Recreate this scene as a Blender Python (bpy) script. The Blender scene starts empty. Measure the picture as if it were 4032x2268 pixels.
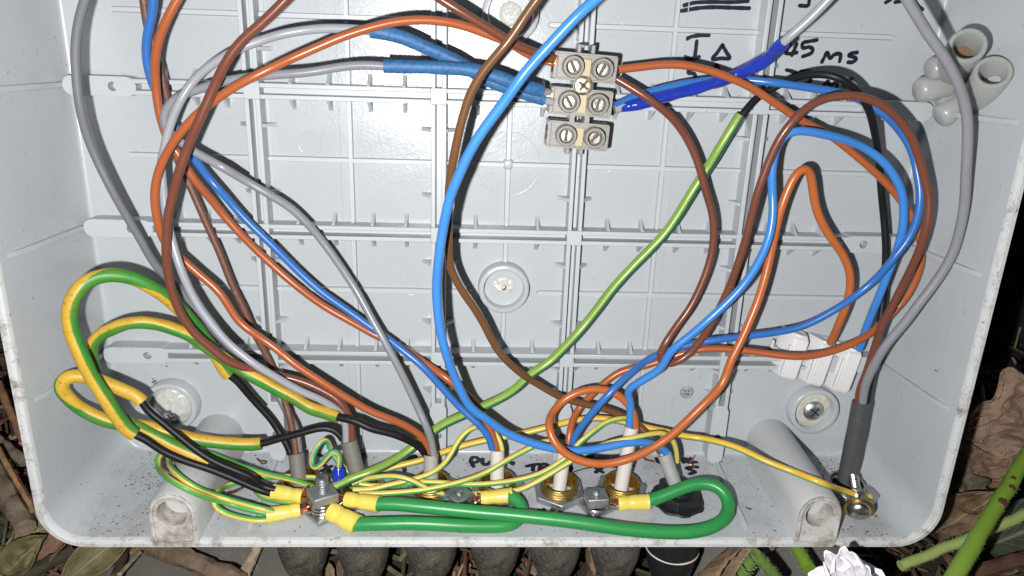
import bpy, bmesh, math, random
from mathutils import Vector, Matrix, noise

# ------------------------------------------------------------------ frame
# The box is surveyed in millimetres: x to the right, d down the back plate, h out of it.
TILT = math.radians(32.0)
CT, ST = math.cos(TILT), math.sin(TILT)
LIFT = 0.150
def L(x, d, h):
    return Vector((x, -h, -d))
def world(v):                       # box frame (mm) -> world (m), the box leans back
    return Vector((v.x * .001, (v.y * CT + v.z * ST) * .001, (-v.y * ST + v.z * CT) * .001 + LIFT))
def wdir(v):
    return Vector((v.x, v.y * CT + v.z * ST, -v.y * ST + v.z * CT))

scene = bpy.context.scene
col = scene.collection

# ------------------------------------------------------------------ camera
cam_d = bpy.data.cameras.new('camera')
cam = bpy.data.objects.new('camera', cam_d)
col.objects.link(cam)
cam_d.lens = 25.99
cam_d.sensor_width = 36.0
cam_d.clip_start = 0.005
cam_d.clip_end = 200.0
_right = wdir(Vector((0.998482, -0.043864, 0.033317)))
_up = wdir(Vector((-0.017977, 0.312229, 0.949837)))
_back = wdir(Vector((-0.052066, -0.948994, 0.310966)))
_m = Matrix((_right, _up, _back)).transposed().to_4x4()
_m.translation = world(Vector((-10.704, -243.935, 15.701)))
cam.matrix_world = _m
scene.camera = cam

# ------------------------------------------------------------------ sky and the phone's flash
world_data = bpy.data.worlds.new('World')
scene.world = world_data
world_data.use_nodes = True
wn = world_data.node_tree.nodes
sky = wn.new('ShaderNodeTexSky')
sky.sky_type = 'NISHITA'
sky.sun_disc = False
sky.sun_elevation = math.radians(14)
sky.sun_rotation = math.radians(140)
wn['Background'].inputs['Strength'].default_value = 0.016
world_data.node_tree.links.new(sky.outputs[0], wn['Background'].inputs['Color'])

fl_d = bpy.data.lights.new('flash', 'POINT')
fl_d.shadow_soft_size = 0.0024
fl_d.energy = 4.0
fl_d.color = (1.0, 0.985, 0.965)
flash = bpy.data.objects.new('flash', fl_d)
col.objects.link(flash)
_fm = _m.copy()
_fm.translation = world(L(-32.0, 1.0, 243.0))
flash.matrix_world = _fm

scene.view_settings.view_transform = 'Standard'
scene.view_settings.look = 'None'
scene.view_settings.exposure = 0.0
scene.view_settings.gamma = 1.0
scene.view_settings.use_curve_mapping = False
scene.render.engine = 'CYCLES'
scene.cycles.use_denoising = True
scene.cycles.max_bounces = 8
scene.cycles.diffuse_bounces = 2
scene.cycles.sample_clamp_indirect = 4.0

# ------------------------------------------------------------------ materials
def newmat(name):
    m = bpy.data.materials.new(name)
    m.use_nodes = True
    return m, m.node_tree.nodes, m.node_tree.links, m.node_tree.nodes['Principled BSDF']
def noise_node(n, l, scale, detail=4, rough=.55, vec=None):
    t = n.new('ShaderNodeTexNoise')
    t.inputs['Scale'].default_value = scale
    t.inputs['Detail'].default_value = detail
    t.inputs['Roughness'].default_value = rough
    if vec: l.new(vec, t.inputs['Vector'])
    return t
def ramp(n, l, src, stops):
    r = n.new('ShaderNodeValToRGB')
    while len(r.color_ramp.elements) < len(stops): r.color_ramp.elements.new(.5)
    for e, (p, c) in zip(r.color_ramp.elements, stops):
        e.position = p; e.color = (c, c, c, 1) if not isinstance(c, tuple) else (*c, 1)
    l.new(src, r.inputs[0])
    return r.outputs[0]
def mixc(n, l, fac, a, b, mode='MIX'):
    m = n.new('ShaderNodeMix'); m.data_type = 'RGBA'; m.blend_type = mode
    for sock, v in ((m.inputs[0], fac), (m.inputs[6], a), (m.inputs[7], b)):
        if hasattr(v, 'is_output'): l.new(v, sock)
        elif isinstance(v, tuple): sock.default_value = (*v, 1)
        else: sock.default_value = v
    return m.outputs[2]
def bump(n, l, b, src, strength, dist):
    bp = n.new('ShaderNodeBump')
    bp.inputs['Strength'].default_value = strength
    bp.inputs['Distance'].default_value = dist
    l.new(src, bp.inputs['Height'])
    l.new(bp.outputs[0], b.inputs['Normal'])
    return bp
def muted(c, k=.86, s=.07):
    g = sum(c) / 3
    return tuple(k * (x * (1 - s) + g * s) for x in c)
def plastic(name, colr, rough=.38, spot=.06, spotcol=(.06, .05, .04), var=.12, bs=.12, spec=.42, scale=900):
    """A moulded or extruded plastic: a little tonal drift, handling specks and a faint grain."""
    m, n, l, b = newmat(name)
    if 'insulation' in name or 'sleeve' in name or 'tape' in name: colr = muted(colr)
    tc = n.new('ShaderNodeTexCoord').outputs['Object']
    drift = noise_node(n, l, 60, 3, vec=tc)
    dark = tuple(c * (1 - var) for c in colr); lite = tuple(min(1, c * (1 + var)) for c in colr)
    c = mixc(n, l, drift.outputs[0], dark, lite)
    if spot:
        s = noise_node(n, l, scale, 5, .7, tc)
        c = mixc(n, l, ramp(n, l, s.outputs[0], [(.66 - spot, 0.0), (.74, .75)]), c, spotcol)
    l.new(c, b.inputs['Base Color'])
    b.inputs['Roughness'].default_value = rough
    b.inputs['Specular IOR Level'].default_value = spec
    g = noise_node(n, l, 1400, 3, .6, tc)
    bump(n, l, b, g.outputs[0], bs, .0002)
    return m
def striped(name, ca, cb, frac, rough=.42, edge=.012, dirt=.05):
    """Two-colour insulation: the stripe runs with the u coordinate round the wire."""
    m, n, l, b = newmat(name)
    ca, cb = muted(ca), muted(cb)
    uv = n.new('ShaderNodeUVMap').outputs[0]
    sx = n.new('ShaderNodeSeparateXYZ'); l.new(uv, sx.inputs[0])
    tc = n.new('ShaderNodeTexCoord').outputs['Object']
    wob = noise_node(n, l, 700, 3, .6, tc)
    add = n.new('ShaderNodeMath'); add.operation = 'MULTIPLY_ADD'
    l.new(wob.outputs[0], add.inputs[0]); add.inputs[1].default_value = .03; l.new(sx.outputs[0], add.inputs[2])
    fr = n.new('ShaderNodeMath'); fr.operation = 'FRACT'; l.new(add.outputs[0], fr.inputs[0])
    pp = n.new('ShaderNodeMath'); pp.operation = 'PINGPONG'; l.new(fr.outputs[0], pp.inputs[0]); pp.inputs[1].default_value = .5
    k = ramp(n, l, pp.outputs[0], [(max(0, frac - edge), 0.0), (min(1, frac + edge), 1.0)])
    c = mixc(n, l, k, cb, ca)
    dr = noise_node(n, l, 90, 4, vec=tc)
    c = mixc(n, l, ramp(n, l, dr.outputs[0], [(.35, .0), (.75, .28)]), c, tuple(x * .55 for x in ca))
    s = noise_node(n, l, 800, 5, .7, tc)
    c = mixc(n, l, ramp(n, l, s.outputs[0], [(.66 - dirt, 0.0), (.73, .8)]), c, (.06, .045, .02))
    l.new(c, b.inputs['Base Color'])
    b.inputs['Roughness'].default_value = rough
    bump(n, l, b, noise_node(n, l, 1300, 3, .6, tc).outputs[0], .15, .0002)
    return m
def metal(name, colr, rough=.35, dirt=.25, dirtcol=(.08, .06, .04), scale=350):
    m, n, l, b = newmat(name)
    tc = n.new('ShaderNodeTexCoord').outputs['Object']
    s = noise_node(n, l, scale, 6, .65, tc)
    l.new(mixc(n, l, ramp(n, l, s.outputs[0], [(.45, 0.0), (.75, dirt * 2)]), colr, dirtcol), b.inputs['Base Color'])
    b.inputs['Metallic'].default_value = 1.0
    l.new(ramp(n, l, s.outputs[0], [(.3, rough * .7), (.8, min(1, rough * 1.8))]), b.inputs['Roughness'])
    bump(n, l, b, noise_node(n, l, 1500, 4, .7, tc).outputs[0], .25, .0002)
    return m

def box_mat(name, colr, dirty, rough=.34, stain=0.0, swirl=True, settle=0.0):
    m, n, l, b = newmat(name)
    tc = n.new('ShaderNodeTexCoord').outputs['Object']
    drift = noise_node(n, l, 14, 4, .5, tc)
    c = mixc(n, l, drift.outputs[0], tuple(x * .93 for x in colr), tuple(min(1, x * 1.06) for x in colr))
    sp = noise_node(n, l, 620, 4, .75, tc)
    c = mixc(n, l, ramp(n, l, sp.outputs[0], [(.70 - dirty * .06, 0.0), (.735, .85)]), c, (.05, .04, .03))
    sp2 = noise_node(n, l, 210, 5, .8, tc)
    c = mixc(n, l, ramp(n, l, sp2.outputs[0], [(.71 - dirty * .045, 0.0), (.75, .6)]), c, (.10, .08, .055))
    if stain:
        st = noise_node(n, l, 130, 6, .75, tc)
        c = mixc(n, l, ramp(n, l, st.outputs[0], [(.60 - .1 * stain, 0.0), (.70, .85)]), c, (.14, .085, .045))
    if settle:      # soil washed onto the surfaces that face up
        ge = n.new('ShaderNodeNewGeometry'); sz = n.new('ShaderNodeSeparateXYZ'); l.new(ge.outputs['True Normal'], sz.inputs[0])
        upm = ramp(n, l, sz.outputs[2], [(.55, 0.0), (.8, 1.0)])
        sm = noise_node(n, l, 55, 7, .72, tc)
        mu = n.new('ShaderNodeMath'); mu.operation = 'MULTIPLY'
        l.new(upm, mu.inputs[0]); l.new(ramp(n, l, sm.outputs[0], [(.48, 0.0), (.78, settle)]), mu.inputs[1])
        c = mixc(n, l, mu.outputs[0], c, (.17, .13, .085))
        gr = noise_node(n, l, 480, 5, .8, tc)
        mv = n.new('ShaderNodeMath'); mv.operation = 'MULTIPLY'
        l.new(upm, mv.inputs[0]); l.new(ramp(n, l, gr.outputs[0], [(.62, 0.0), (.68, .85)]), mv.inputs[1])
        c = mixc(n, l, mv.outputs[0], c, (.045, .035, .025))
    l.new(c, b.inputs['Base Color'])
    rn = noise_node(n, l, 45, 5, .6, tc)
    l.new(ramp(n, l, rn.outputs[0], [(.3, rough * .72), (.75, rough * 1.3)]), b.inputs['Roughness'])
    g = noise_node(n, l, 900, 4, .65, tc)
    if swirl:
        wv = n.new('ShaderNodeTexWave'); wv.wave_type = 'BANDS'; wv.bands_direction = 'DIAGONAL'
        wv.inputs['Scale'].default_value = 150; wv.inputs['Distortion'].default_value = 9
        wv.inputs['Detail'].default_value = 3; wv.inputs['Detail Scale'].default_value = 1.4
        l.new(tc, wv.inputs['Vector'])
        mk = noise_node(n, l, 16, 2, .5, tc)
        am = n.new('ShaderNodeMath'); am.operation = 'MULTIPLY'
        l.new(wv.outputs[1], am.inputs[0]); l.new(ramp(n, l, mk.outputs[0], [(.5, 0.0), (.68, .55)]), am.inputs[1])
        ad = n.new('ShaderNodeMath'); ad.operation = 'ADD'
        l.new(am.outputs[0], ad.inputs[0]); l.new(g.outputs[0], ad.inputs[1])
        bump(n, l, b, ad.outputs[0], .30, .0002)
    else:
        bump(n, l, b, g.outputs[0], .14, .0002)
    return m

GREY = (.392, .420, .445)
M = {}
M['plate'] = box_mat('grey_plastic_plate', GREY, 0.1, rough=.25)
M['rib'] = box_mat('grey_plastic_rib', tuple(c * 1.06 for c in GREY), 0.5, rough=.42, swirl=False)
M['wall'] = box_mat('grey_plastic_wall', GREY, 1.0, rough=.32, swirl=False, settle=.55)
M['rim'] = box_mat('grey_plastic_rim', (.50, .515, .52), 1.8, rough=.45, stain=.9, swirl=False)
M['post'] = box_mat('grey_plastic_post', (.42, .435, .44), 1.0, rough=.4, swirl=False)
M['post_end'] = box_mat('soiled_plastic_post_end', (.48, .475, .46), 2.2, rough=.55, stain=1.4, swirl=False)
M['bore'] = box_mat('soiled_bore', (.40, .375, .35), 2.6, rough=.7, stain=1.2, swirl=False)
M['orange'] = plastic('orange_insulation', (.50, .125, .022), .29, .0)
M['orange_dull'] = plastic('rust_orange_insulation', (.40, .098, .024), .29, .02)
M['brown'] = plastic('brown_insulation', (.175, .054, .030), .29, .02, (.3, .22, .16))
M['brown_dusty'] = plastic('dusty_brown_insulation', (.150, .058, .036), .5, .10, (.30, .20, .15))
M['brown_olive'] = plastic('tan_brown_insulation', (.155, .068, .024), .29, .0)
M['blue'] = plastic('blue_insulation', (.032, .225, .66), .29, .0)
M['blue_deep'] = plastic('deep_blue_insulation', (.022, .15, .50), .29, .01)
M['blue_sleeve'] = plastic('dusty_blue_sleeve', (.026, .15, .37), .55, .20, (.015, .02, .035), bs=.3)
M['blue_tape'] = plastic('blue_tape', (.007, .032, .40), .2, .0, bs=.1)
_n, _l = M['blue_tape'].node_tree.nodes, M['blue_tape'].node_tree.links
bump(_n, _l, _n['Principled BSDF'], noise_node(_n, _l, 260, 3, .5, _n.new('ShaderNodeTexCoord').outputs['Object']).outputs[0], .6, .0012)
M['grey_light'] = plastic('light_grey_insulation', (.33, .335, .38), .29, .0)
M['grey_mid'] = plastic('grey_insulation', (.25, .255, .285), .29, .02, (.4, .4, .42))
M['grey_dark'] = plastic('dark_grey_insulation', (.17, .175, .19), .42, .02, (.32, .32, .33))
M['black'] = plastic('black_insulation', (.008, .008, .010), .46, .06, (.07, .065, .06), spec=.3)
M['earth'] = striped('green_yellow_insulation', (.74, .57, .10), (.07, .40, .07), .19)
M['earth_teal'] = striped('teal_yellow_insulation', (.74, .56, .09), (.04, .33, .15), .18)
M['sleeve'] = striped('green_yellow_sleeve', (.66, .40, .016), (.022, .25, .022), .245, .48, dirt=.10)
M['lime'] = striped('lime_teal_sleeve', (.24, .40, .045), (.010, .13, .085), .13, .34, dirt=.04)
M['yellow_wire'] = striped('yellow_green_insulation', (.80, .50, .02), (.06, .33, .17), .11, .34, dirt=.0)
M['green'] = plastic('green_insulation', (.022, .27, .062), .36, .06, (.01, .05, .02), scale=500)
M['crimp'] = plastic('yellow_crimp_sleeve', (.80, .64, .09), .30, .03, (.3, .22, .05))
M['sheath_grey'] = plastic('weathered_grey_sheath', (.15, .145, .13), .6, .08, (.30, .28, .25), var=.3, bs=.4, scale=500)
M['sheath_stone'] = plastic('taupe_sheath', (.33, .31, .28), .45, .02, (.18, .16, .14), var=.15)
M['sheath_white'] = plastic('cream_sheath', (.56, .52, .475), .40, .02, (.25, .2, .15), var=.08)
M['sheath_scuffed'] = plastic('scuffed_grey_sheath', (.30, .30, .295), .5, .08, (.6, .6, .6), scale=350)
M['sheath_dark'] = plastic('charcoal_sheath', (.062, .062, .066), .38, .02, (.2, .2, .2))
M['cut'] = plastic('cut_sheath_edge', (.62, .60, .56), .6, .06)
M['cut_dark'] = plastic('cut_dark_edge', (.09, .09, .093), .5, .0)
M['brass'] = metal('brass', (.58, .39, .13), .33, .4, (.12, .07, .02))
M['zinc'] = metal('zinc', (.52, .545, .57), .36, .22, (.30, .30, .29))
M['zinc_dull'] = metal('dull_zinc', (.46, .48, .50), .5, .25, (.25, .25, .24))
M['steel'] = metal('steel', (.55, .53, .50), .26, .3, (.12, .10, .08))
M['copper'] = metal('copper', (.78, .34, .18), .28, .2, (.25, .08, .03))
M['tin'] = metal('tinned_copper', (.66, .60, .56), .25, .2, (.5, .28, .18))
M['pozi'] = metal('yellow_passivated_steel', (.74, .68, .48), .32, .15, (.4, .3, .15))
M['black_nut_and_shade'] = plastic('black_nylon_and_shade', (.014, .015, .016), .4, .05, (.12, .11, .1))  # also paints the shade of screw drives and wire entries
M['sealant'] = plastic('black_sealant', (.010, .010, .010), .5, .08, (.12, .11, .09), bs=.6)
M['ink'] = plastic('marker_ink', (.008, .007, .018), .42, .0, bs=0)
M['white_nylon'] = plastic('white_nylon', (.66, .66, .66), .5, .02, (.3, .26, .2), var=.05)
M['dirt'] = plastic('soil_crumb', (.028, .021, .014), .9, .0, var=.5)
M['silicone'] = plastic('old_silicone', (.50, .48, .41), .28, .05, (.25, .21, .15), var=.2, bs=.5, scale=260)
M['rust_and_shade'] = plastic('rusty_screw_and_shade', (.13, .085, .05), .8, .1)  # rust on real screws; elsewhere painted as the shade in slots and crosses
def frosted(name, colr, rough, trans, spotcol):
    m = plastic(name, colr, rough, .05, spotcol, var=.10, bs=.25, scale=420)
    b = m.node_tree.nodes['Principled BSDF']
    b.inputs['Subsurface Weight'].default_value = trans
    b.inputs['Subsurface Radius'].default_value = (1.0, .9, .75)
    b.inputs['Subsurface Scale'].default_value = .002
    return m
M['frost'] = frosted('frosted_nylon', (.60, .625, .60), .30, .5, (.40, .30, .20))
M['frost'].node_tree.nodes['Principled BSDF'].inputs['Transmission Weight'].default_value = .55
M['block'] = frosted('smoky_terminal_plastic', (.275, .265, .245), .38, .35, (.20, .17, .13))
M['block_dark'] = frosted('smoky_terminal_tower', (.235, .225, .205), .34, .35, (.18, .15, .12))
M['block_web'] = plastic('cream_terminal_web', (.44, .36, .235), .45, .0)

# ------------------------------------------------------------------ mesh building
class MB:
    def __init__(s):
        s.v = []; s.f = []; s.uv = {}; s.c = []; s.mi = {}
    def add(s, vs, fs, uvs=None, colr=None, mi=0):
        o = len(s.v); s.v += vs
        for k, f in enumerate(fs):
            if mi: s.mi[len(s.f)] = mi
            if uvs: s.uv[len(s.f)] = uvs[k]
            s.f.append([i + o for i in f])
        if colr is not None: s.c += [colr] * len(vs)
        return s
def mesh_of(name, mb, origin, smooth=True, recalc=True, space='box'):
    me = bpy.data.meshes.new(name)
    if space == 'box': vs = [world(v) - origin for v in mb.v]
    else: vs = [v - origin for v in mb.v]
    me.from_pydata([tuple(v) for v in vs], [], mb.f)
    if mb.uv:
        ul = me.uv_layers.new(name='UVMap')
        for p in me.polygons:
            q = mb.uv.get(p.index)
            if q:
                for k, li in enumerate(p.loop_indices): ul.data[li].uv = q[k]
    if mb.mi:
        for p in me.polygons: p.material_index = mb.mi.get(p.index, 0)
    if mb.c:
        at = me.color_attributes.new('Col', 'FLOAT_COLOR', 'POINT')
        for i, c in enumerate(mb.c): at.data[i].color = (*c, 1)
    if recalc:
        bm = bmesh.new(); bm.from_mesh(me)
        bmesh.ops.recalc_face_normals(bm, faces=bm.faces)
        bm.to_mesh(me); bm.free()
    if smooth:
        for p in me.polygons: p.use_smooth = True
    return me
def link(name, me, mats, parent=None, loc=None, bevel=0, sharp=35, seg=2):
    o = bpy.data.objects.new(name, me); col.objects.link(o)
    for m in (mats if isinstance(mats, (list, tuple)) else [mats]): me.materials.append(m)
    if parent: o.parent = parent
    if loc is not None: o.location = loc
    if bevel:
        b = o.modifiers.new('bevel', 'BEVEL'); b.width = bevel * .001; b.segments = seg
        b.limit_method = 'ANGLE'; b.angle_limit = math.radians(sharp); b.harden_normals = False
    if sharp and len(me.polygons):
        try: me.set_sharp_from_angle(angle=math.radians(sharp))
        except Exception: pass
    return o
class Thing:
    """An Empty at the thing's base that parents its parts."""
    def __init__(s, name, label, cat, at, group=None, space='box'):
        s.o = bpy.data.objects.new(name, None); col.objects.link(s.o)
        s.space = space
        s.at = world(at) if space == 'box' else Vector(at)
        s.o.location = s.at; s.o.empty_display_size = .004
        s.o['label'] = label; s.o['category'] = cat
        if group: s.o['group'] = group
    def part(s, name, mb, mat, parent=None, smooth=True, bevel=0, sharp=35, label=None, kind=None, recalc=True, seg=2):
        o = link(name, mesh_of(name, mb, s.at, smooth, recalc, s.space), mat, parent or s.o, None, bevel, sharp, seg)
        if label: o['label'] = label
        if kind: o['kind'] = kind
        return o
def single(name, mb, mat, label, cat, at, group=None, space='box', smooth=True, bevel=0, sharp=35, recalc=True):
    a = world(at) if space == 'box' else Vector(at)
    o = link(name, mesh_of(name, mb, a, smooth, recalc, space), mat, None, a, bevel, sharp)
    o['label'] = label; o['category'] = cat
    if group: o['group'] = group
    return o

EX, EY, EZ = Vector((1, 0, 0)), Vector((0, 1, 0)), Vector((0, 0, 1))
OUT, DOWN = Vector((0, -1, 0)), Vector((0, 0, -1))     # h direction and d direction in the box frame
def basis(ax):
    ax = ax.normalized()
    a = ax.cross(EZ if abs(ax.z) < .9 else EX).normalized()
    return a, ax.cross(a).normalized(), ax
def box(mb, c, ex, ey, ez, hx, hy, hz, colr=None, taper=1.0):
    vs = []
    for k in (-1, 1):
        t = 1.0 if k < 0 else taper
        for a, b in ((-1, -1), (1, -1), (1, 1), (-1, 1)):
            vs.append(c + ex * hx * a * t + ey * hy * b * t + ez * hz * k)
    mb.add(vs, [(0, 3, 2, 1), (4, 5, 6, 7), (0, 1, 5, 4), (1, 2, 6, 5), (2, 3, 7, 6), (3, 0, 4, 7)], colr=colr)
    return mb
def prism(mb, poly, ax, ht, top_scale=1.0):
    c = sum(poly, Vector()) / len(poly); n = len(poly)
    vs = list(poly) + [c + (p - c) * top_scale + ax * ht for p in poly]
    mb.add(vs, [tuple(range(n))[::-1], tuple(range(n, 2 * n))] + [(i, (i + 1) % n, n + (i + 1) % n, n + i) for i in range(n)])
    return mb
def lathe(mb, c, ax, prof, n=28, closed=False, jit=0, flat=None):
    a, b, ax = basis(ax)
    vs = []; m = len(prof)
    for i in range(n):
        t = 2 * math.pi * i / n
        for (r, z) in prof:
            rr = r * (1 + jit * (noise.noise(Vector((math.cos(t) * 1.7, math.sin(t) * 1.7, z * .3 + c.x))) if jit else 0))
            vs.append(c + (a * math.cos(t) + b * math.sin(t)) * rr + ax * z)
    fs = []
    for i in range(n):
        j = (i + 1) % n
        for k in range(m - 1 if not closed else m):
            k2 = (k + 1) % m
            fs.append((i * m + k, j * m + k, j * m + k2, i * m + k2))
    if not closed:
        if prof[0][0] > 1e-4: fs.append(tuple(i * m for i in range(n))[::-1])
        if prof[-1][0] > 1e-4: fs.append(tuple(i * m + m - 1 for i in range(n)))
    mb.add(vs, fs)
    return mb
def holed(mb, outline, hc, r, ax, z0, z1, n=40):
    """A plate of convex outline with a round hole through it."""
    ax = ax.normalized(); e1 = (outline[0] - hc); e1 = (e1 - ax * e1.dot(ax)).normalized(); e2 = ax.cross(e1)
    pol = [((p - hc).dot(e1), (p - hc).dot(e2)) for p in outline]
    angs = sorted(set([round(math.atan2(y, x) % (2 * math.pi), 5) for x, y in pol] + [round(2 * math.pi * i / n, 5) for i in range(n)]))
    pts = []
    for t in angs:
        dx, dy = math.cos(t), math.sin(t); best = None
        for i in range(len(pol)):
            x1, y1 = pol[i]; x2, y2 = pol[(i + 1) % len(pol)]
            den = dx * (y2 - y1) - dy * (x2 - x1)
            if abs(den) < 1e-9: continue
            s = (x1 * (y2 - y1) - y1 * (x2 - x1)) / den
            u = (x1 * dy - y1 * dx) / den
            if s > 0 and -1e-6 <= u <= 1 + 1e-6 and (best is None or s < best): best = s
        pts.append((dx, dy, best or r * 1.5))
    N = len(pts); vs = []
    for z in (z0, z1):
        for dx, dy, s in pts: vs.append(hc + e1 * dx * s + e2 * dy * s + ax * z)
        for dx, dy, s in pts: vs.append(hc + e1 * dx * r + e2 * dy * r + ax * z)
    fs = []
    for i in range(N):
        j = (i + 1) % N
        fs += [(i, j, N + j, N + i), (2 * N + i, 3 * N + i, 3 * N + j, 2 * N + j),
               (i, 2 * N + i, 2 * N + j, j), (N + i, N + j, 3 * N + j, 3 * N + i)]
    mb.add(vs, fs)
    return mb

# ---- wires: a smooth path through surveyed points, swept with a round section
def path(pts, step=.9, smooth=2.2):
    P = [L(*p) for p in pts]
    # drop doubled points
    Q = [P[0]]
    for p in P[1:]:
        if (p - Q[-1]).length > .6: Q.append(p)
    P = Q
    out = []; marks = []
    n = len(P)
    for i in range(n - 1):
        p0 = P[i - 1] if i else P[0] * 2 - P[1]
        p1, p2 = P[i], P[i + 1]
        p3 = P[i + 2] if i + 2 < n else P[-1] * 2 - P[-2]
        d1 = max(.3, (p1 - p0).length) ** .5; d2 = max(.3, (p2 - p1).length) ** .5; d3 = max(.3, (p3 - p2).length) ** .5
        m1 = ((p1 - p0) / d1 - (p2 - p0) / (d1 + d2) + (p2 - p1) / d2) * d2
        m2 = ((p2 - p1) / d2 - (p3 - p1) / (d2 + d3) + (p3 - p2) / d3) * d2
        k = max(2, int((p2 - p1).length / step))
        for q in range(k):
            t = q / k; t2 = t * t; t3 = t2 * t
            out.append(p1 * (2 * t3 - 3 * t2 + 1) + m1 * (t3 - 2 * t2 + t) + p2 * (-2 * t3 + 3 * t2) + m2 * (t3 - t2))
    out.append(P[-1])
    # even spacing
    res = [out[0]]; acc = 0
    for a, b in zip(out, out[1:]):
        d = (b - a).length
        while acc + d >= step and d > 1e-9:
            a = a.lerp(b, (step - acc) / d); res.append(a.copy()); d = (b - a).length; acc = 0
        acc += d
    if (res[-1] - out[-1]).length > .2: res.append(out[-1])
    it = int(smooth * smooth / (step * step) * 1.0) + 1
    for _ in range(it * 2):
        new = res[:]
        for i in range(1, len(res) - 1): new[i] = res[i] * .5 + (res[i - 1] + res[i + 1]) * .25
        res = new
    return res
def nearest(pts, p):
    q = L(*p); return min(range(len(pts)), key=lambda i: (pts[i] - q).length_squared)
VIEW = L(-10.7, -15.7, 244)
def tube(mb, pts, r, n=12, phase=0.0, twist=0.0, cap=True, hollow=0, wob=0, seed=0, squash=None, mi_end=0):
    """r: a number or a function of the fraction along the path."""
    rings = []; us = []; Ln = 0
    N = len(pts); prev = None
    for i, p in enumerate(pts):
        t = (pts[min(i + 1, N - 1)] - pts[max(i - 1, 0)])
        if t.length < 1e-6: t = Vector((0, 0, 1))
        t.normalize()
        v = (VIEW - p); v = v - t * v.dot(t)
        v.normalize()
        if prev is not None:
            pv = prev - t * prev.dot(t); pv.normalize()
            v = (pv * .75 + v * .25); v = v - t * v.dot(t); v.normalize()
        prev = v
        s = t.cross(v)
        if i: Ln += (p - pts[i - 1]).length
        rr = r(i / max(1, N - 1)) if callable(r) else r
        ring = []
        for k in range(n):
            a = 2 * math.pi * k / n
            q = rr
            if wob: q *= 1 + wob * noise.noise(Vector((Ln * .16 + seed * 7.3, math.cos(a) * .9, math.sin(a) * .9 + seed)))
            ring.append(p + (v * math.cos(a) + s * math.sin(a)) * q)
        rings.append(ring); us.append((phase(i / max(1, N - 1)) if callable(phase) else phase) + twist * Ln)
    vs = [q for ring in rings for q in ring]; fs = []; uv = []
    for i in range(N - 1):
        for k in range(n):
            k2 = (k + 1) % n
            fs.append((i * n + k, i * n + k2, (i + 1) * n + k2, (i + 1) * n + k))
            uv.append(((us[i] + k / n, i), (us[i] + (k + 1) / n, i), (us[i + 1] + (k + 1) / n, i + 1), (us[i + 1] + k / n, i + 1)))
    mb.add(vs, fs, uv)
    for e, rg, pt in ((0, rings[0], pts[0]), (1, rings[-1], pts[-1])):
        if hollow and (hollow == 3 or hollow - 1 == e):
            nb = pts[min(3, N - 1)] if e == 0 else pts[max(N - 4, 0)]
            back = (nb - pt)
            if back.length: back = back.normalized() * 1.4
            c = sum(rg, Vector()) / n
            inn = [c + (q - c) * .72 for q in rg]; deep = [q + back for q in inn]
            vs2 = rg + inn + deep
            f2 = [(k, (k + 1) % n, n + (k + 1) % n, n + k) for k in range(n)] + [(n + k, n + (k + 1) % n, 2 * n + (k + 1) % n, 2 * n + k) for k in range(n)] + [tuple(2 * n + k for k in range(n))]
            mb.add([q.copy() for q in vs2], f2, mi=mi_end)
        elif cap:
            mb.add([q.copy() for q in rg], [tuple(range(n))])
    return mb

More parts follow.
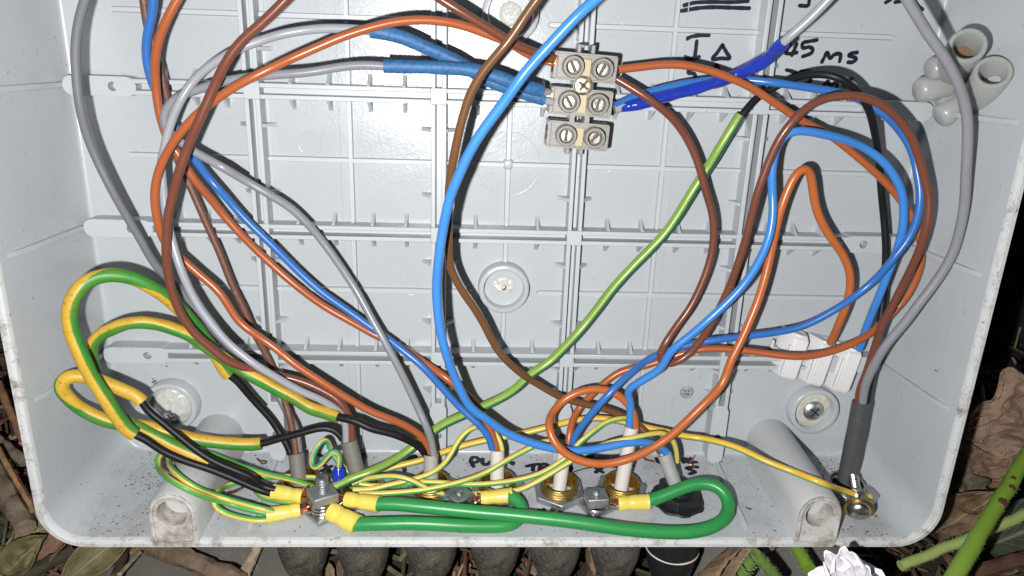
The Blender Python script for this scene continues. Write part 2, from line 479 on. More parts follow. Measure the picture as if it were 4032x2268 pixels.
# ------------------------------------------------------------------ surveyed runs of every wire (x, d, h in mm)
RUN = {
    'grey_far_left': [(-112.1, -24.3, 34.0), (-115.0, -19.1, 33.0), (-117.5, -12.4, 32.0), (-119.0, -4.5, 31.0), (-119.8, 4.0, 30.0), (-120.1, 11.4, 28.0), (-119.5, 18.3, 26.0), (-118.1, 24.1, 25.0), (-116.7, 29.4, 24.0), (-115.0, 36.1, 22.0), (-112.5, 44.3, 20.0), (-110.6, 51.6, 18.0), (-108.4, 56.9, 16.0), (-106.3, 60.7, 13.0), (-100.9, 71.6, 11.0), (-93.1, 82.5, 10.0), (-84.6, 91.9, 10.0), (-78.6, 99.4, 10.0), (-76.5, 102.2, 10.5), (-75.1, 105.5, 11.5), (-71.3, 111.6, 13.0), (-70.4, 115.4, 14.5), (-69.7, 119.9, 16.0)],
    'brown_back_left': [(-105.1, -25.6, 16.0), (-105.4, -19.3, 15.0), (-105.1, -13.9, 14.0), (-104.4, -8.8, 13.0), (-103.9, -2.8, 12.0), (-103.6, 2.7, 11.0), (-103.9, 18.0, 9.5), (-101.2, 26.6, 9.0), (-100.2, 29.4, 9.0), (-98.9, 33.2, 9.0), (-96.5, 40.7, 9.0), (-93.2, 50.2, 9.0), (-89.6, 62.8, 9.0), (-86.4, 71.1, 9.0), (-84.2, 78.4, 9.0), (-82.0, 83.2, 9.0), (-79.9, 88.1, 9.0), (-78.4, 92.5, 9.0), (-76.7, 97.5, 9.5), (-75.4, 102.1, 10.5), (-73.6, 105.3, 13.0), (-72.5, 109.8, 14.0), (-71.4, 114.8, 15.5), (-70.6, 120.1, 17.0)],
    'blue_left': [(-100.6, -25.5, 20.0), (-101.9, -21.0, 19.0), (-104.3, -15.7, 18.0), (-105.8, -10.3, 17.0), (-106.0, -5.1, 16.0), (-105.7, -0.6, 14.5), (-104.6, 3.3, 13.0), (-101.5, 11.5, 12.0), (-99.3, 16.1, 12.0), (-96.5, 20.2, 13.0), (-94.0, 23.7, 14.0), (-90.8, 27.4, 15.0), (-87.2, 33.0, 13.0), (-84.8, 36.6, 12.5), (-79.9, 42.4, 12.0), (-74.2, 48.7, 11.5), (-68.5, 55.4, 11.0), (-60.3, 63.4, 11.0), (-51.9, 69.8, 11.0), (-44.1, 75.6, 11.5), (-38.9, 79.1, 12.0), (-34.4, 82.7, 12.5), (-27.7, 87.8, 14.0), (-14.7, 102.2, 16.0), (-10.8, 105.5, 17.0), (-7.2, 108.6, 18.0), (-4.7, 111.9, 18.0), (-3.6, 115.0, 18.0), (-3.2, 117.3, 18.0)],
    'orange_left': [(-92.1, -25.6, 24.0), (-95.6, -20.4, 24.0), (-99.2, -14.4, 23.0), (-101.2, -9.4, 22.0), (-102.7, -3.2, 20.0), (-103.2, 3.6, 19.0), (-102.8, 10.5, 18.0), (-101.7, 15.6, 17.0), (-99.8, 17.8, 17.0), (-97.9, 23.0, 16.0), (-95.6, 27.6, 15.0), (-92.4, 33.8, 12.0), (-91.3, 36.3, 11.0), (-86.1, 43.7, 10.0), (-81.3, 49.8, 9.0), (-75.5, 56.1, 8.5), (-69.4, 61.9, 8.5), (-61.1, 68.9, 8.0), (-52.5, 74.2, 8.0), (-43.8, 79.4, 8.0), (-38.4, 81.8, 8.5), (-32.5, 84.9, 9.0), (-25.7, 89.1, 11.0), (-19.6, 92.1, 14.0), (-7.9, 103.2, 14.5), (-5.6, 108.1, 15.5), (-3.6, 111.5, 16.5), (-2.2, 114.9, 17.0), (-1.3, 118.6, 17.5)],
    'brown_top_left': [(-60.2, -26.2, 34.0), (-64.2, -22.4, 34.0), (-67.5, -19.4, 34.0), (-74.2, -13.8, 34.0), (-78.1, -8.7, 34.0), (-81.7, -3.0, 33.0), (-84.7, 2.7, 33.0), (-87.8, 8.5, 33.0), (-90.8, 13.7, 32.0), (-93.7, 20.1, 32.0), (-96.6, 27.1, 31.0), (-98.6, 32.9, 31.0), (-100.6, 41.1, 30.0), (-101.7, 48.6, 29.0), (-101.9, 55.6, 28.0), (-101.1, 62.7, 27.0), (-99.3, 68.6, 26.0), (-96.2, 74.3, 25.0), (-92.1, 79.1, 24.0), (-89.3, 82.6, 23.5), (-85.0, 85.2, 22.0), (-80.8, 87.9, 20.0), (-76.1, 89.4, 19.0), (-71.2, 90.7, 18.5), (-66.2, 92.5, 18.0), (-62.5, 94.3, 18.0), (-57.8, 97.0, 18.0), (-53.9, 100.1, 18.5), (-51.7, 105.2, 19.0), (-51.0, 109.1, 19.5), (-50.9, 113.6, 20.0)],
    'orange_loop_left': [(11.9, -11.5, 16.0), (7.2, -12.5, 17.0), (3.1, -13.9, 18.0), (-0.8, -16.3, 19.0), (-7.9, -18.6, 20.0), (-13.6, -20.4, 21.0), (-19.2, -21.5, 22.0), (-26.5, -21.8, 23.0), (-33.8, -21.0, 24.0), (-41.0, -19.1, 25.0), (-48.2, -16.6, 26.0), (-55.4, -13.4, 27.0), (-62.6, -10.1, 28.0), (-68.2, -7.4, 28.0), (-71.6, -5.6, 29.0), (-76.6, -3.1, 29.0), (-82.3, 0.6, 29.0), (-87.0, 4.0, 29.0), (-91.3, 7.9, 29.0), (-95.0, 12.0, 29.0), (-98.4, 16.3, 28.0), (-101.4, 21.4, 27.5), (-103.6, 27.6, 27.0), (-104.2, 32.0, 26.5), (-104.4, 37.5, 25.5), (-104.3, 42.3, 24.0), (-103.4, 47.7, 20.0), (-100.1, 50.8, 20.0), (-96.1, 55.0, 20.0), (-90.5, 60.5, 20.0), (-85.0, 70.8, 20.0), (-81.8, 73.7, 20.0), (-77.2, 76.5, 21.0), (-73.7, 79.4, 21.0), (-69.8, 82.5, 22.0), (-66.3, 85.5, 22.0), (-61.4, 89.1, 22.0), (-44.9, 100.8, 21.5), (-39.8, 103.4, 21.0), (-34.7, 106.2, 20.0), (-30.8, 109.1, 19.0), (-27.4, 112.1, 18.5), (-25.8, 115.1, 18.0), (-25.0, 119.1, 18.0)],
    'grey_sleeved_upper': [(12.4, 0.2, 14.0), (5.8, -1.7, 14.5), (-0.2, -3.6, 15.0), (-3.5, -4.2, 15.5), (-7.5, -5.8, 15.5), (-11.5, -7.8, 16.0), (-14.2, -9.6, 16.5), (-19.3, -12.0, 17.0), (-25.0, -14.2, 18.0), (-30.6, -16.4, 19.0), (-36.1, -17.9, 20.0), (-41.0, -18.5, 20.0), (-43.6, -18.7, 20.0), (-49.2, -18.8, 20.0), (-54.8, -18.6, 20.0), (-60.4, -17.9, 20.0), (-65.7, -16.8, 21.0), (-71.4, -15.0, 21.0), (-78.0, -12.3, 22.0), (-82.5, -10.0, 22.0), (-87.6, -6.6, 22.0), (-91.7, -2.9, 22.0), (-94.7, 1.5, 23.0), (-97.5, 6.4, 23.0), (-99.9, 12.1, 23.0), (-101.8, 18.3, 23.0), (-102.2, 18.8, 23.5), (-102.3, 24.9, 24.0), (-102.4, 28.8, 24.0), (-102.4, 30.9, 24.0), (-102.1, 36.4, 24.5), (-101.0, 43.6, 25.0), (-99.4, 49.9, 26.0), (-97.4, 57.4, 26.0), (-94.5, 64.2, 26.0), (-90.0, 71.5, 26.0), (-90.0, 72.0, 26.0), (-86.7, 75.9, 26.0), (-83.4, 79.1, 26.0), (-78.8, 83.1, 26.0), (-74.4, 86.8, 25.0), (-69.8, 90.5, 24.0), (-65.2, 93.9, 23.0), (-60.5, 96.6, 22.0), (-55.7, 101.2, 20.0), (-53.6, 103.4, 20.0), (-52.8, 106.6, 20.0), (-52.8, 114.1, 20.0)],
    'grey_sleeved_lower': [(11.2, -2.6, 15.0), (5.6, -4.0, 17.0), (-0.5, -5.6, 19.0), (-5.7, -7.3, 19.5), (-11.5, -8.6, 20.0), (-17.3, -9.0, 20.0), (-24.9, -9.1, 20.0), (-32.5, -9.0, 20.0), (-37.5, -8.9, 20.0), (-42.0, -9.1, 20.0), (-47.7, -8.7, 20.0), (-53.4, -7.7, 20.0), (-59.0, -6.6, 20.5), (-66.4, -5.8, 21.0), (-73.9, -5.0, 21.0), (-80.8, -3.9, 21.0), (-87.7, -1.9, 21.0), (-92.3, -0.2, 21.0), (-96.1, 1.1, 21.0), (-99.1, 3.3, 21.0), (-101.0, 6.1, 21.0), (-101.5, 8.3, 21.0), (-101.3, 10.6, 20.5), (-99.6, 12.4, 20.0), (-96.7, 15.0, 20.0), (-92.9, 17.7, 20.0), (-90.0, 19.2, 20.0), (-85.3, 21.5, 21.0), (-82.1, 24.9, 17.0), (-74.2, 30.4, 15.0), (-68.8, 34.5, 13.0), (-64.0, 39.7, 12.0), (-60.3, 44.8, 11.0), (-56.7, 50.0, 11.0), (-53.5, 55.1, 11.0), (-49.8, 61.0, 11.5), (-47.2, 65.4, 12.5), (-43.7, 71.8, 14.0), (-40.6, 76.8, 15.5), (-38.0, 81.5, 16.5), (-34.9, 87.2, 17.5), (-28.9, 100.7, 18.5), (-27.3, 104.0, 19.5), (-25.3, 108.0, 21.0), (-24.1, 113.0, 20.0), (-23.2, 119.2, 20.0)],
    'brown_top_mid': [(-22.4, -28.1, 24.0), (-17.3, -25.2, 24.0), (-11.7, -22.3, 23.0), (-6.8, -19.7, 22.0), (-0.9, -16.6, 20.5), (3.0, -15.1, 19.0), (7.8, -13.4, 18.0), (11.8, -12.2, 17.0)],
    'brown_mid': [(4.7, -27.9, 44.0), (1.9, -24.1, 43.0), (-0.3, -20.5, 42.0), (-3.0, -16.5, 42.0), (-6.3, -12.6, 41.0), (-9.7, -8.3, 40.0), (-12.4, -3.4, 39.0), (-14.1, 1.9, 38.0), (-15.5, 7.4, 37.0), (-16.6, 13.0, 36.0), (-17.6, 18.7, 35.0), (-18.3, 24.8, 33.0), (-18.3, 35.2, 30.0), (-18.5, 42.6, 28.0), (-18.1, 48.6, 26.0), (-16.3, 53.6, 25.0), (-13.6, 58.6, 24.0), (-10.2, 63.8, 23.0), (-7.1, 69.5, 22.0), (-4.4, 75.4, 21.0), (-1.2, 80.9, 20.0), (6.6, 89.5, 17.0), (10.6, 92.9, 15.0), (15.6, 96.5, 14.0), (20.7, 99.7, 13.0), (25.6, 101.4, 13.0), (30.5, 102.4, 13.0), (35.5, 103.8, 13.0), (40.5, 105.6, 13.0), (43.9, 107.3, 13.0), (49.3, 110.5, 15.0), (52.8, 113.7, 17.0), (55.8, 117.7, 19.0)],
    'blue_mid': [(18.6, -27.9, 52.0), (13.7, -23.5, 52.0), (9.2, -18.5, 51.0), (4.6, -13.3, 50.0), (1.4, -9.5, 50.0), (-4.4, -0.9, 48.0), (-7.7, 3.7, 47.0), (-11.1, 9.0, 46.0), (-13.8, 14.5, 45.0), (-16.3, 20.8, 44.0), (-17.2, 22.8, 43.0), (-18.8, 29.7, 42.0), (-20.0, 36.7, 40.0), (-20.9, 43.7, 39.0), (-21.5, 51.5, 37.0), (-21.3, 59.3, 36.0), (-20.4, 67.7, 34.0), (-18.9, 74.7, 33.0), (-16.9, 81.8, 31.0), (-10.9, 96.2, 28.0), (-5.6, 101.0, 26.5), (-2.9, 103.8, 25.5), (1.1, 107.0, 25.0), (6.0, 109.5, 24.5), (10.7, 111.3, 24.5), (15.5, 112.6, 24.5), (20.2, 113.5, 24.5), (24.9, 113.8, 24.5), (31.2, 113.5, 24.0), (37.5, 112.3, 23.5), (43.9, 111.2, 23.0), (48.9, 111.7, 22.0), (52.4, 113.0, 21.0), (55.3, 114.8, 20.5), (57.7, 117.2, 20.0)],
    'orange_right': [(31.5, -10.1, 15.0), (37.2, -10.9, 15.0), (45.0, -12.0, 15.5), (50.9, -12.0, 16.0), (56.9, -11.1, 16.5), (63.0, -9.4, 17.0), (69.3, -7.3, 17.0), (76.1, -4.0, 16.5), (82.0, -0.7, 16.5), (87.6, 2.4, 16.0), (93.9, 5.1, 15.0), (99.8, 7.5, 14.0), (106.3, 11.5, 13.5), (111.4, 15.3, 15.0), (116.4, 19.2, 16.0), (122.2, 24.3, 17.0), (126.3, 28.5, 17.0), (129.7, 32.9, 18.0), (132.6, 37.7, 18.0), (134.4, 42.5, 18.0), (135.2, 48.3, 18.0), (134.8, 53.9, 17.5), (133.2, 59.7, 17.0), (131.0, 64.3, 16.0), (126.2, 68.4, 18.0), (120.8, 72.2, 20.0), (114.1, 75.5, 21.0), (107.8, 78.0, 21.0), (101.2, 79.5, 21.0), (94.9, 80.0, 20.0), (88.9, 80.0, 18.0), (81.3, 79.8, 16.0), (72.8, 80.1, 14.0), (66.3, 81.0, 13.0), (62.1, 82.7, 12.0), (55.8, 85.7, 11.0), (49.2, 88.5, 10.5), (42.4, 90.3, 10.0), (38.4, 92.8, 10.0), (34.8, 96.1, 10.0), (31.1, 100.4, 10.0), (27.8, 104.7, 10.0), (25.4, 107.3, 12.0), (24.1, 110.0, 15.0), (23.4, 113.3, 17.0), (23.1, 116.7, 18.0)],
    'brown_right': [(31.3, -7.3, 14.0), (35.7, -5.0, 15.0), (41.9, -1.4, 16.2), (48.7, 3.2, 15.0), (54.6, 9.6, 14.0), (58.8, 16.8, 14.0), (62.6, 26.4, 14.0), (65.3, 32.7, 14.0), (66.8, 40.1, 14.0), (66.7, 48.2, 14.0), (64.5, 57.2, 14.5), (61.3, 65.4, 15.0), (56.8, 72.2, 16.0), (53.4, 77.4, 17.5), (52.2, 81.4, 17.0), (52.8, 84.3, 16.0), (54.7, 85.6, 15.5), (57.4, 85.4, 15.5), (61.7, 82.7, 15.5), (65.1, 77.8, 16.0), (67.7, 72.1, 17.0), (70.1, 64.7, 18.0), (72.3, 56.5, 19.0), (73.6, 49.0, 20.0), (74.7, 40.4, 21.0), (75.3, 32.0, 22.0), (75.8, 24.3, 23.0), (77.7, 14.0, 24.0), (79.1, 8.4, 25.0), (81.9, 2.8, 26.0), (86.0, -1.7, 26.0), (90.7, -4.2, 26.0), (96.7, -5.4, 27.0), (102.8, -4.7, 27.0), (107.8, -2.7, 28.0), (112.4, 0.6, 28.0), (116.9, 5.0, 28.0), (120.3, 10.3, 28.0), (123.3, 16.2, 28.0), (125.9, 22.0, 28.5), (127.0, 27.2, 29.0), (127.4, 32.9, 29.0), (127.5, 39.5, 28.0), (127.2, 47.0, 26.0), (126.4, 54.7, 24.0), (125.2, 61.4, 23.0), (123.8, 67.4, 22.0), (123.8, 73.9, 21.0), (123.5, 81.5, 20.0), (122.6, 88.4, 20.0), (122.0, 92.1, 19.5), (122.8, 96.9, 19.0)],
    'black_right': [(69.9, 5.2, 13.0), (71.5, 1.9, 13.0), (73.8, -0.9, 12.5), (76.9, -4.3, 12.0), (79.7, -5.4, 12.0), (82.9, -7.8, 12.5), (86.5, -10.1, 17.0), (90.6, -10.9, 21.0), (94.1, -10.4, 24.0), (98.5, -8.2, 24.0), (103.2, -5.2, 22.0), (106.9, -1.4, 21.0), (110.4, 3.8, 19.0), (114.7, 9.8, 15.0), (118.0, 16.7, 13.0), (120.8, 25.3, 12.0), (123.3, 32.0, 11.0), (125.2, 38.7, 11.0), (126.8, 45.5, 11.0), (127.9, 52.4, 11.0), (128.5, 61.5, 12.0), (128.3, 68.3, 13.0), (128.2, 75.2, 14.0), (127.5, 81.8, 16.0), (126.9, 88.8, 17.0), (126.2, 93.8, 18.0), (126.1, 97.6, 18.5)],
    'blue_right_outer': [(31.4, 0.7, 13.0), (36.8, -1.7, 11.0), (42.9, -3.8, 10.5), (51.0, -6.0, 10.5), (59.1, -7.5, 10.5), (69.2, -8.2, 11.0), (77.6, -7.9, 14.5), (83.4, -7.4, 15.5), (91.6, -6.5, 16.0), (97.4, -5.8, 17.0), (102.3, -4.9, 17.5), (106.2, -3.3, 18.5), (111.3, -0.6, 20.0), (116.1, 2.8, 20.0), (119.7, 6.2, 20.0), (122.7, 10.4, 21.0), (124.9, 16.3, 22.0), (126.3, 22.9, 24.0), (126.7, 27.3, 24.5), (126.7, 32.3, 24.5), (125.6, 38.0, 24.0), (123.4, 42.5, 23.5), (121.4, 47.2, 22.5), (119.4, 53.0, 20.0), (115.5, 57.9, 19.0), (110.5, 62.2, 19.0), (105.0, 66.8, 18.0), (99.2, 70.6, 17.0), (93.1, 72.7, 16.0), (81.0, 75.1, 15.0), (72.0, 76.4, 15.0), (65.7, 78.1, 14.0), (59.2, 80.4, 13.5), (52.6, 83.0, 13.5), (48.1, 85.2, 14.0), (44.3, 87.1, 17.0), (39.8, 90.0, 19.0), (35.9, 93.5, 21.0), (32.2, 98.3, 21.0), (29.2, 103.1, 20.5), (26.7, 107.3, 20.0), (25.1, 111.4, 19.0), (24.3, 116.7, 18.0)],
    'blue_right_inner': [(125.9, 82.2, 8.0), (125.7, 79.8, 9.0), (124.9, 74.5, 11.0), (124.3, 67.1, 14.0), (124.2, 58.0, 17.0), (124.9, 50.3, 18.0), (125.6, 43.3, 19.0), (125.5, 36.5, 20.0), (124.5, 29.9, 20.5), (122.6, 23.6, 20.5), (118.1, 17.2, 20.0), (114.3, 13.7, 19.5), (109.4, 10.7, 19.0), (102.6, 8.3, 20.0), (95.7, 6.8, 21.0), (88.9, 5.7, 22.0), (84.8, 5.6, 22.0), (81.8, 7.1, 22.0), (80.5, 10.0, 21.0), (80.0, 14.4, 21.0), (80.4, 20.5, 21.0), (81.3, 25.4, 21.0), (81.8, 29.8, 22.0), (81.6, 36.7, 23.0), (80.2, 42.0, 24.0), (78.0, 47.0, 25.0), (74.3, 53.2, 26.0), (69.5, 59.5, 26.0), (65.0, 64.5, 26.0), (59.6, 70.9, 25.0), (53.9, 77.0, 24.0), (51.7, 84.4, 22.0), (47.9, 87.9, 21.0), (44.3, 91.1, 20.0), (41.8, 93.4, 19.0), (41.8, 95.0, 18.5), (43.3, 97.0, 18.0), (43.9, 101.5, 18.0), (43.9, 105.4, 18.0), (44.1, 109.3, 18.0)],
    'orange_right_loop': [(114.5, 79.5, 9.0), (114.3, 75.7, 11.0), (113.5, 68.3, 15.0), (114.1, 61.8, 16.0), (114.1, 55.7, 16.0), (113.0, 51.2, 16.0), (109.9, 45.8, 16.0), (104.4, 39.9, 17.0), (100.0, 34.3, 17.0), (97.5, 29.6, 17.0), (95.1, 23.6, 18.0), (93.4, 19.3, 19.0), (91.2, 16.6, 20.0), (89.1, 17.4, 20.0), (87.5, 20.3, 20.0), (86.1, 25.0, 20.0), (84.9, 30.9, 20.0), (84.5, 38.8, 19.5), (84.1, 44.9, 19.5), (83.5, 50.1, 20.0), (82.8, 54.0, 20.5), (81.7, 59.7, 21.0), (79.6, 66.2, 22.0), (77.1, 73.3, 23.0), (74.1, 80.5, 24.0), (72.1, 88.1, 25.0), (67.2, 93.0, 27.0), (61.8, 98.8, 28.0), (55.2, 104.7, 30.0), (48.8, 109.1, 31.0), (42.2, 112.0, 32.0), (35.8, 114.0, 32.0), (29.2, 114.1, 32.0), (22.6, 112.5, 31.0), (18.2, 109.4, 30.0), (15.6, 106.1, 28.0), (15.0, 102.8, 26.0), (16.2, 102.3, 21.0), (19.6, 99.4, 17.5), (23.6, 96.5, 17.0), (27.9, 95.0, 16.5), (32.6, 94.5, 16.5), (37.5, 95.5, 16.5), (41.4, 98.0, 17.0), (44.1, 101.0, 17.5), (45.7, 104.9, 17.5), (46.4, 109.4, 17.5)],
    'grey_taped': [(83.4, -31.2, 36.0), (80.3, -26.5, 34.0), (77.3, -22.7, 32.0), (74.2, -19.0, 30.0), (73.7, -15.1, 22.0), (71.9, -12.8, 19.0), (68.2, -9.6, 13.5), (64.4, -8.1, 13.2), (60.5, -6.5, 13.0), (52.6, -4.2, 13.0), (44.6, -1.9, 12.8), (36.7, 0.4, 12.5), (31.4, 1.8, 13.0)],
    'lime_green': [(70.8, 2.3, 13.0), (68.4, 7.1, 13.0), (65.7, 13.4, 12.0), (63.5, 19.1, 10.5), (59.3, 27.2, 10.0), (56.3, 33.9, 9.5), (52.2, 41.2, 9.2), (47.1, 47.6, 9.2), (41.8, 53.7, 9.2), (36.5, 60.4, 9.2), (31.6, 67.9, 9.5), (26.6, 75.0, 10.0), (20.8, 81.1, 12.0), (15.4, 86.2, 14.0), (9.7, 90.2, 14.0), (3.2, 97.2, 14.0), (-12.7, 106.1, 14.0), (-19.0, 109.2, 14.0), (-23.6, 112.2, 14.5), (-29.3, 117.2, 15.0), (-35.1, 120.6, 18.0), (-40.1, 122.2, 21.0), (-45.1, 123.1, 24.0), (-50.6, 124.6, 25.0), (-53.9, 125.5, 27.0), (-56.1, 126.2, 28.0)],
    'grey_right': [(99.1, -31.3, 44.0), (103.5, -27.0, 43.0), (108.8, -21.9, 42.0), (114.6, -16.8, 41.0), (119.7, -11.4, 40.0), (123.9, -5.8, 39.0), (126.8, -0.4, 38.0), (129.2, 7.0, 37.0), (131.2, 14.7, 36.0), (133.0, 20.6, 35.0), (134.4, 25.5, 34.0), (135.3, 32.2, 33.0), (135.6, 39.5, 32.0), (134.3, 46.2, 31.0), (132.1, 52.6, 30.0), (129.6, 58.7, 29.0), (127.8, 64.1, 28.0), (125.5, 69.1, 27.0), (123.5, 74.2, 26.0), (122.7, 81.2, 24.0), (122.5, 88.0, 22.0), (123.1, 92.6, 20.5), (123.7, 96.9, 20.0)],
    'yellow_green_long': [(-57.8, 126.7, 24.0), (-54.5, 126.9, 20.0), (-51.6, 127.3, 17.0), (-43.3, 128.6, 14.0), (-35.8, 127.6, 12.0), (-27.7, 125.9, 11.0), (-21.9, 123.6, 10.5), (-13.4, 120.6, 10.0), (-5.0, 118.3, 10.0), (0.6, 117.2, 10.0), (7.0, 115.7, 10.0), (16.8, 112.9, 10.0), (23.4, 111.5, 9.0), (31.7, 110.0, 8.5), (38.2, 109.9, 9.0), (43.8, 110.6, 10.0), (49.9, 111.5, 11.0), (54.4, 112.3, 12.0), (59.2, 112.7, 13.0), (64.0, 113.7, 14.0), (69.4, 113.8, 15.0), (75.2, 113.0, 19.0), (80.9, 113.0, 23.0), (89.3, 114.4, 30.0), (97.0, 115.8, 33.8), (102.6, 115.1, 41.1), (114.5, 123.1, 33.0), (121.5, 125.9, 32.0), (126.4, 127.1, 31.0)],
    'earth_core_four': [(0.2, 117.7, 18.0), (-0.3, 114.9, 17.0), (-1.7, 112.7, 16.0), (-3.6, 111.7, 14.0), (-6.4, 110.3, 14.0), (-8.8, 109.9, 15.0), (-11.3, 110.6, 16.0), (-13.7, 112.5, 17.0), (-15.5, 115.0, 18.0), (-17.1, 118.2, 19.0), (-18.7, 120.4, 20.5), (-20.7, 121.9, 22.5), (-23.9, 123.2, 24.0), (-27.8, 124.2, 25.0), (-32.2, 125.0, 26.0), (-38.2, 125.9, 27.0), (-44.7, 127.1, 28.0), (-49.7, 126.4, 29.0)],
    'earth_core_five': [(20.9, 116.2, 17.5), (19.4, 114.6, 17.5), (17.1, 113.6, 18.0), (13.8, 113.6, 19.0), (9.7, 115.6, 20.0), (6.5, 116.8, 21.0), (0.2, 119.6, 23.0), (-5.1, 122.4, 24.5), (-13.1, 124.3, 27.0), (-18.3, 125.2, 28.0), (-26.2, 126.4, 29.0), (-34.0, 126.7, 30.0), (-44.2, 126.7, 31.0), (-47.2, 126.6, 31.0)],
    'earth_core_six': [(43.2, 105.9, 16.0), (39.8, 105.5, 17.0), (34.9, 106.9, 18.0), (30.0, 110.1, 20.0), (25.9, 113.1, 21.0), (24.1, 116.1, 22.0), (20.0, 119.1, 23.0), (14.4, 122.5, 24.0), (6.6, 125.1, 24.5), (0.3, 125.9, 25.0), (-7.7, 126.8, 25.0), (-15.8, 126.3, 25.5), (-22.4, 125.6, 25.5), (-27.8, 125.6, 25.5), (-33.1, 126.4, 25.5), (-39.7, 127.2, 25.5), (-45.0, 127.2, 25.5), (-48.0, 126.4, 25.5)],
    'earth_core_seven': [(62.1, 121.9, 18.0), (61.3, 116.7, 18.0), (59.2, 112.4, 18.0), (55.8, 109.7, 19.0), (50.5, 109.3, 21.0), (43.9, 110.0, 22.5), (37.8, 111.7, 22.0), (33.2, 113.8, 21.5), (28.6, 116.2, 22.0), (24.1, 118.5, 23.0), (15.9, 123.1, 25.0), (6.5, 127.6, 27.0), (4.3, 127.7, 27.5), (-2.3, 128.5, 27.5), (-7.7, 128.8, 27.5), (-13.6, 129.5, 27.0)],
    'earth_wavy': [(-15.7, 130.0, 27.0), (-18.3, 129.2, 27.5), (-21.0, 128.6, 28.0), (-24.9, 126.4, 28.5), (-28.8, 123.8, 28.5), (-32.8, 122.3, 28.0), (-38.1, 122.4, 27.0), (-44.9, 124.0, 26.0), (-45.4, 124.7, 25.0), (-50.3, 126.8, 25.0)],
    'earth_loop_outer': [(-74.4, 132.6, 34.0), (-76.6, 131.4, 35.0), (-82.3, 129.9, 35.0), (-88.8, 128.4, 34.0), (-92.8, 123.0, 39.0), (-95.6, 117.8, 43.6), (-100.1, 115.2, 43.4), (-106.3, 115.9, 37.4), (-113.0, 119.1, 27.0), (-114.0, 117.1, 25.0), (-113.7, 116.4, 23.0), (-111.3, 116.3, 21.0), (-104.8, 114.4, 24.0), (-99.3, 114.4, 25.2), (-95.5, 116.5, 24.0), (-91.3, 122.1, 20.0), (-86.0, 123.9, 20.5), (-79.9, 125.7, 21.0), (-69.7, 126.9, 23.0), (-62.5, 127.8, 26.0)],
    'earth_loop_inner': [(-73.7, 130.2, 36.0), (-75.5, 128.0, 38.0), (-81.5, 126.8, 37.0), (-88.3, 126.2, 35.0), (-92.6, 123.5, 36.2), (-96.3, 117.1, 41.4), (-100.3, 115.2, 39.8), (-104.6, 115.0, 35.4), (-108.5, 116.9, 28.6), (-110.2, 118.6, 23.0), (-105.8, 115.1, 28.2), (-101.3, 114.5, 30.2), (-96.5, 116.2, 30.2), (-92.5, 122.8, 24.8), (-88.5, 127.3, 22.0), (-82.5, 129.0, 25.0), (-81.2, 129.1, 28.0), (-76.1, 129.7, 30.0), (-66.8, 130.3, 31.0)],
    'earth_loop_small': [(-73.8, 132.2, 36.0), (-75.8, 132.1, 38.0), (-81.6, 131.5, 38.0), (-86.8, 130.9, 37.0), (-91.2, 129.7, 36.0), (-92.6, 126.9, 36.8), (-92.7, 125.1, 36.2), (-92.5, 125.0, 32.4), (-92.3, 127.7, 25.0), (-89.5, 127.6, 23.0), (-84.8, 127.0, 21.0), (-84.6, 127.3, 20.0), (-80.2, 127.5, 20.0), (-73.5, 127.1, 20.0), (-66.8, 127.5, 20.0), (-63.5, 127.6, 20.0)],
    'earth_curly': [(-52.0, 125.0, 21.0), (-54.8, 122.8, 20.0), (-57.3, 120.3, 19.0), (-58.7, 117.6, 18.0), (-59.3, 114.8, 18.0), (-59.5, 112.7, 19.0), (-60.3, 112.4, 20.0), (-62.0, 114.1, 21.0), (-63.4, 116.5, 22.0), (-64.2, 119.2, 23.0), (-64.1, 121.1, 24.0), (-63.2, 121.4, 25.0), (-61.6, 120.4, 25.5), (-59.6, 117.6, 26.0), (-57.8, 114.8, 26.0), (-56.3, 113.3, 25.5), (-55.1, 113.4, 25.0), (-54.2, 115.5, 24.5), (-54.2, 118.0, 24.5), (-54.8, 121.5, 24.5)],
    'black_core_one': [(-72.5, 120.1, 17.0), (-74.1, 117.2, 15.0), (-76.5, 114.4, 13.5), (-79.0, 109.6, 13.0), (-83.8, 103.1, 13.0), (-87.1, 97.6, 14.0), (-90.5, 91.9, 15.0), (-91.7, 91.8, 15.5), (-93.7, 86.3, 16.0), (-95.8, 81.7, 16.0), (-98.4, 76.2, 17.0), (-100.8, 70.4, 19.0), (-103.3, 64.9, 22.0), (-105.3, 61.2, 24.0), (-107.6, 57.5, 27.0), (-111.0, 54.0, 29.0), (-114.9, 52.2, 31.0), (-118.9, 51.8, 33.0), (-122.6, 53.1, 35.0), (-125.0, 55.9, 37.0), (-126.6, 59.6, 38.0), (-127.5, 63.7, 38.0), (-126.9, 69.9, 38.0), (-125.5, 75.8, 38.0), (-124.2, 82.4, 37.0), (-121.5, 89.4, 36.5), (-118.7, 97.3, 35.5), (-115.9, 103.3, 34.5), (-113.8, 104.0, 34.0), (-108.3, 109.7, 33.0), (-101.8, 114.0, 32.0), (-95.0, 117.4, 31.0), (-88.0, 121.2, 30.5), (-80.9, 125.4, 30.0), (-80.1, 126.0, 30.0), (-74.5, 127.1, 30.5)],
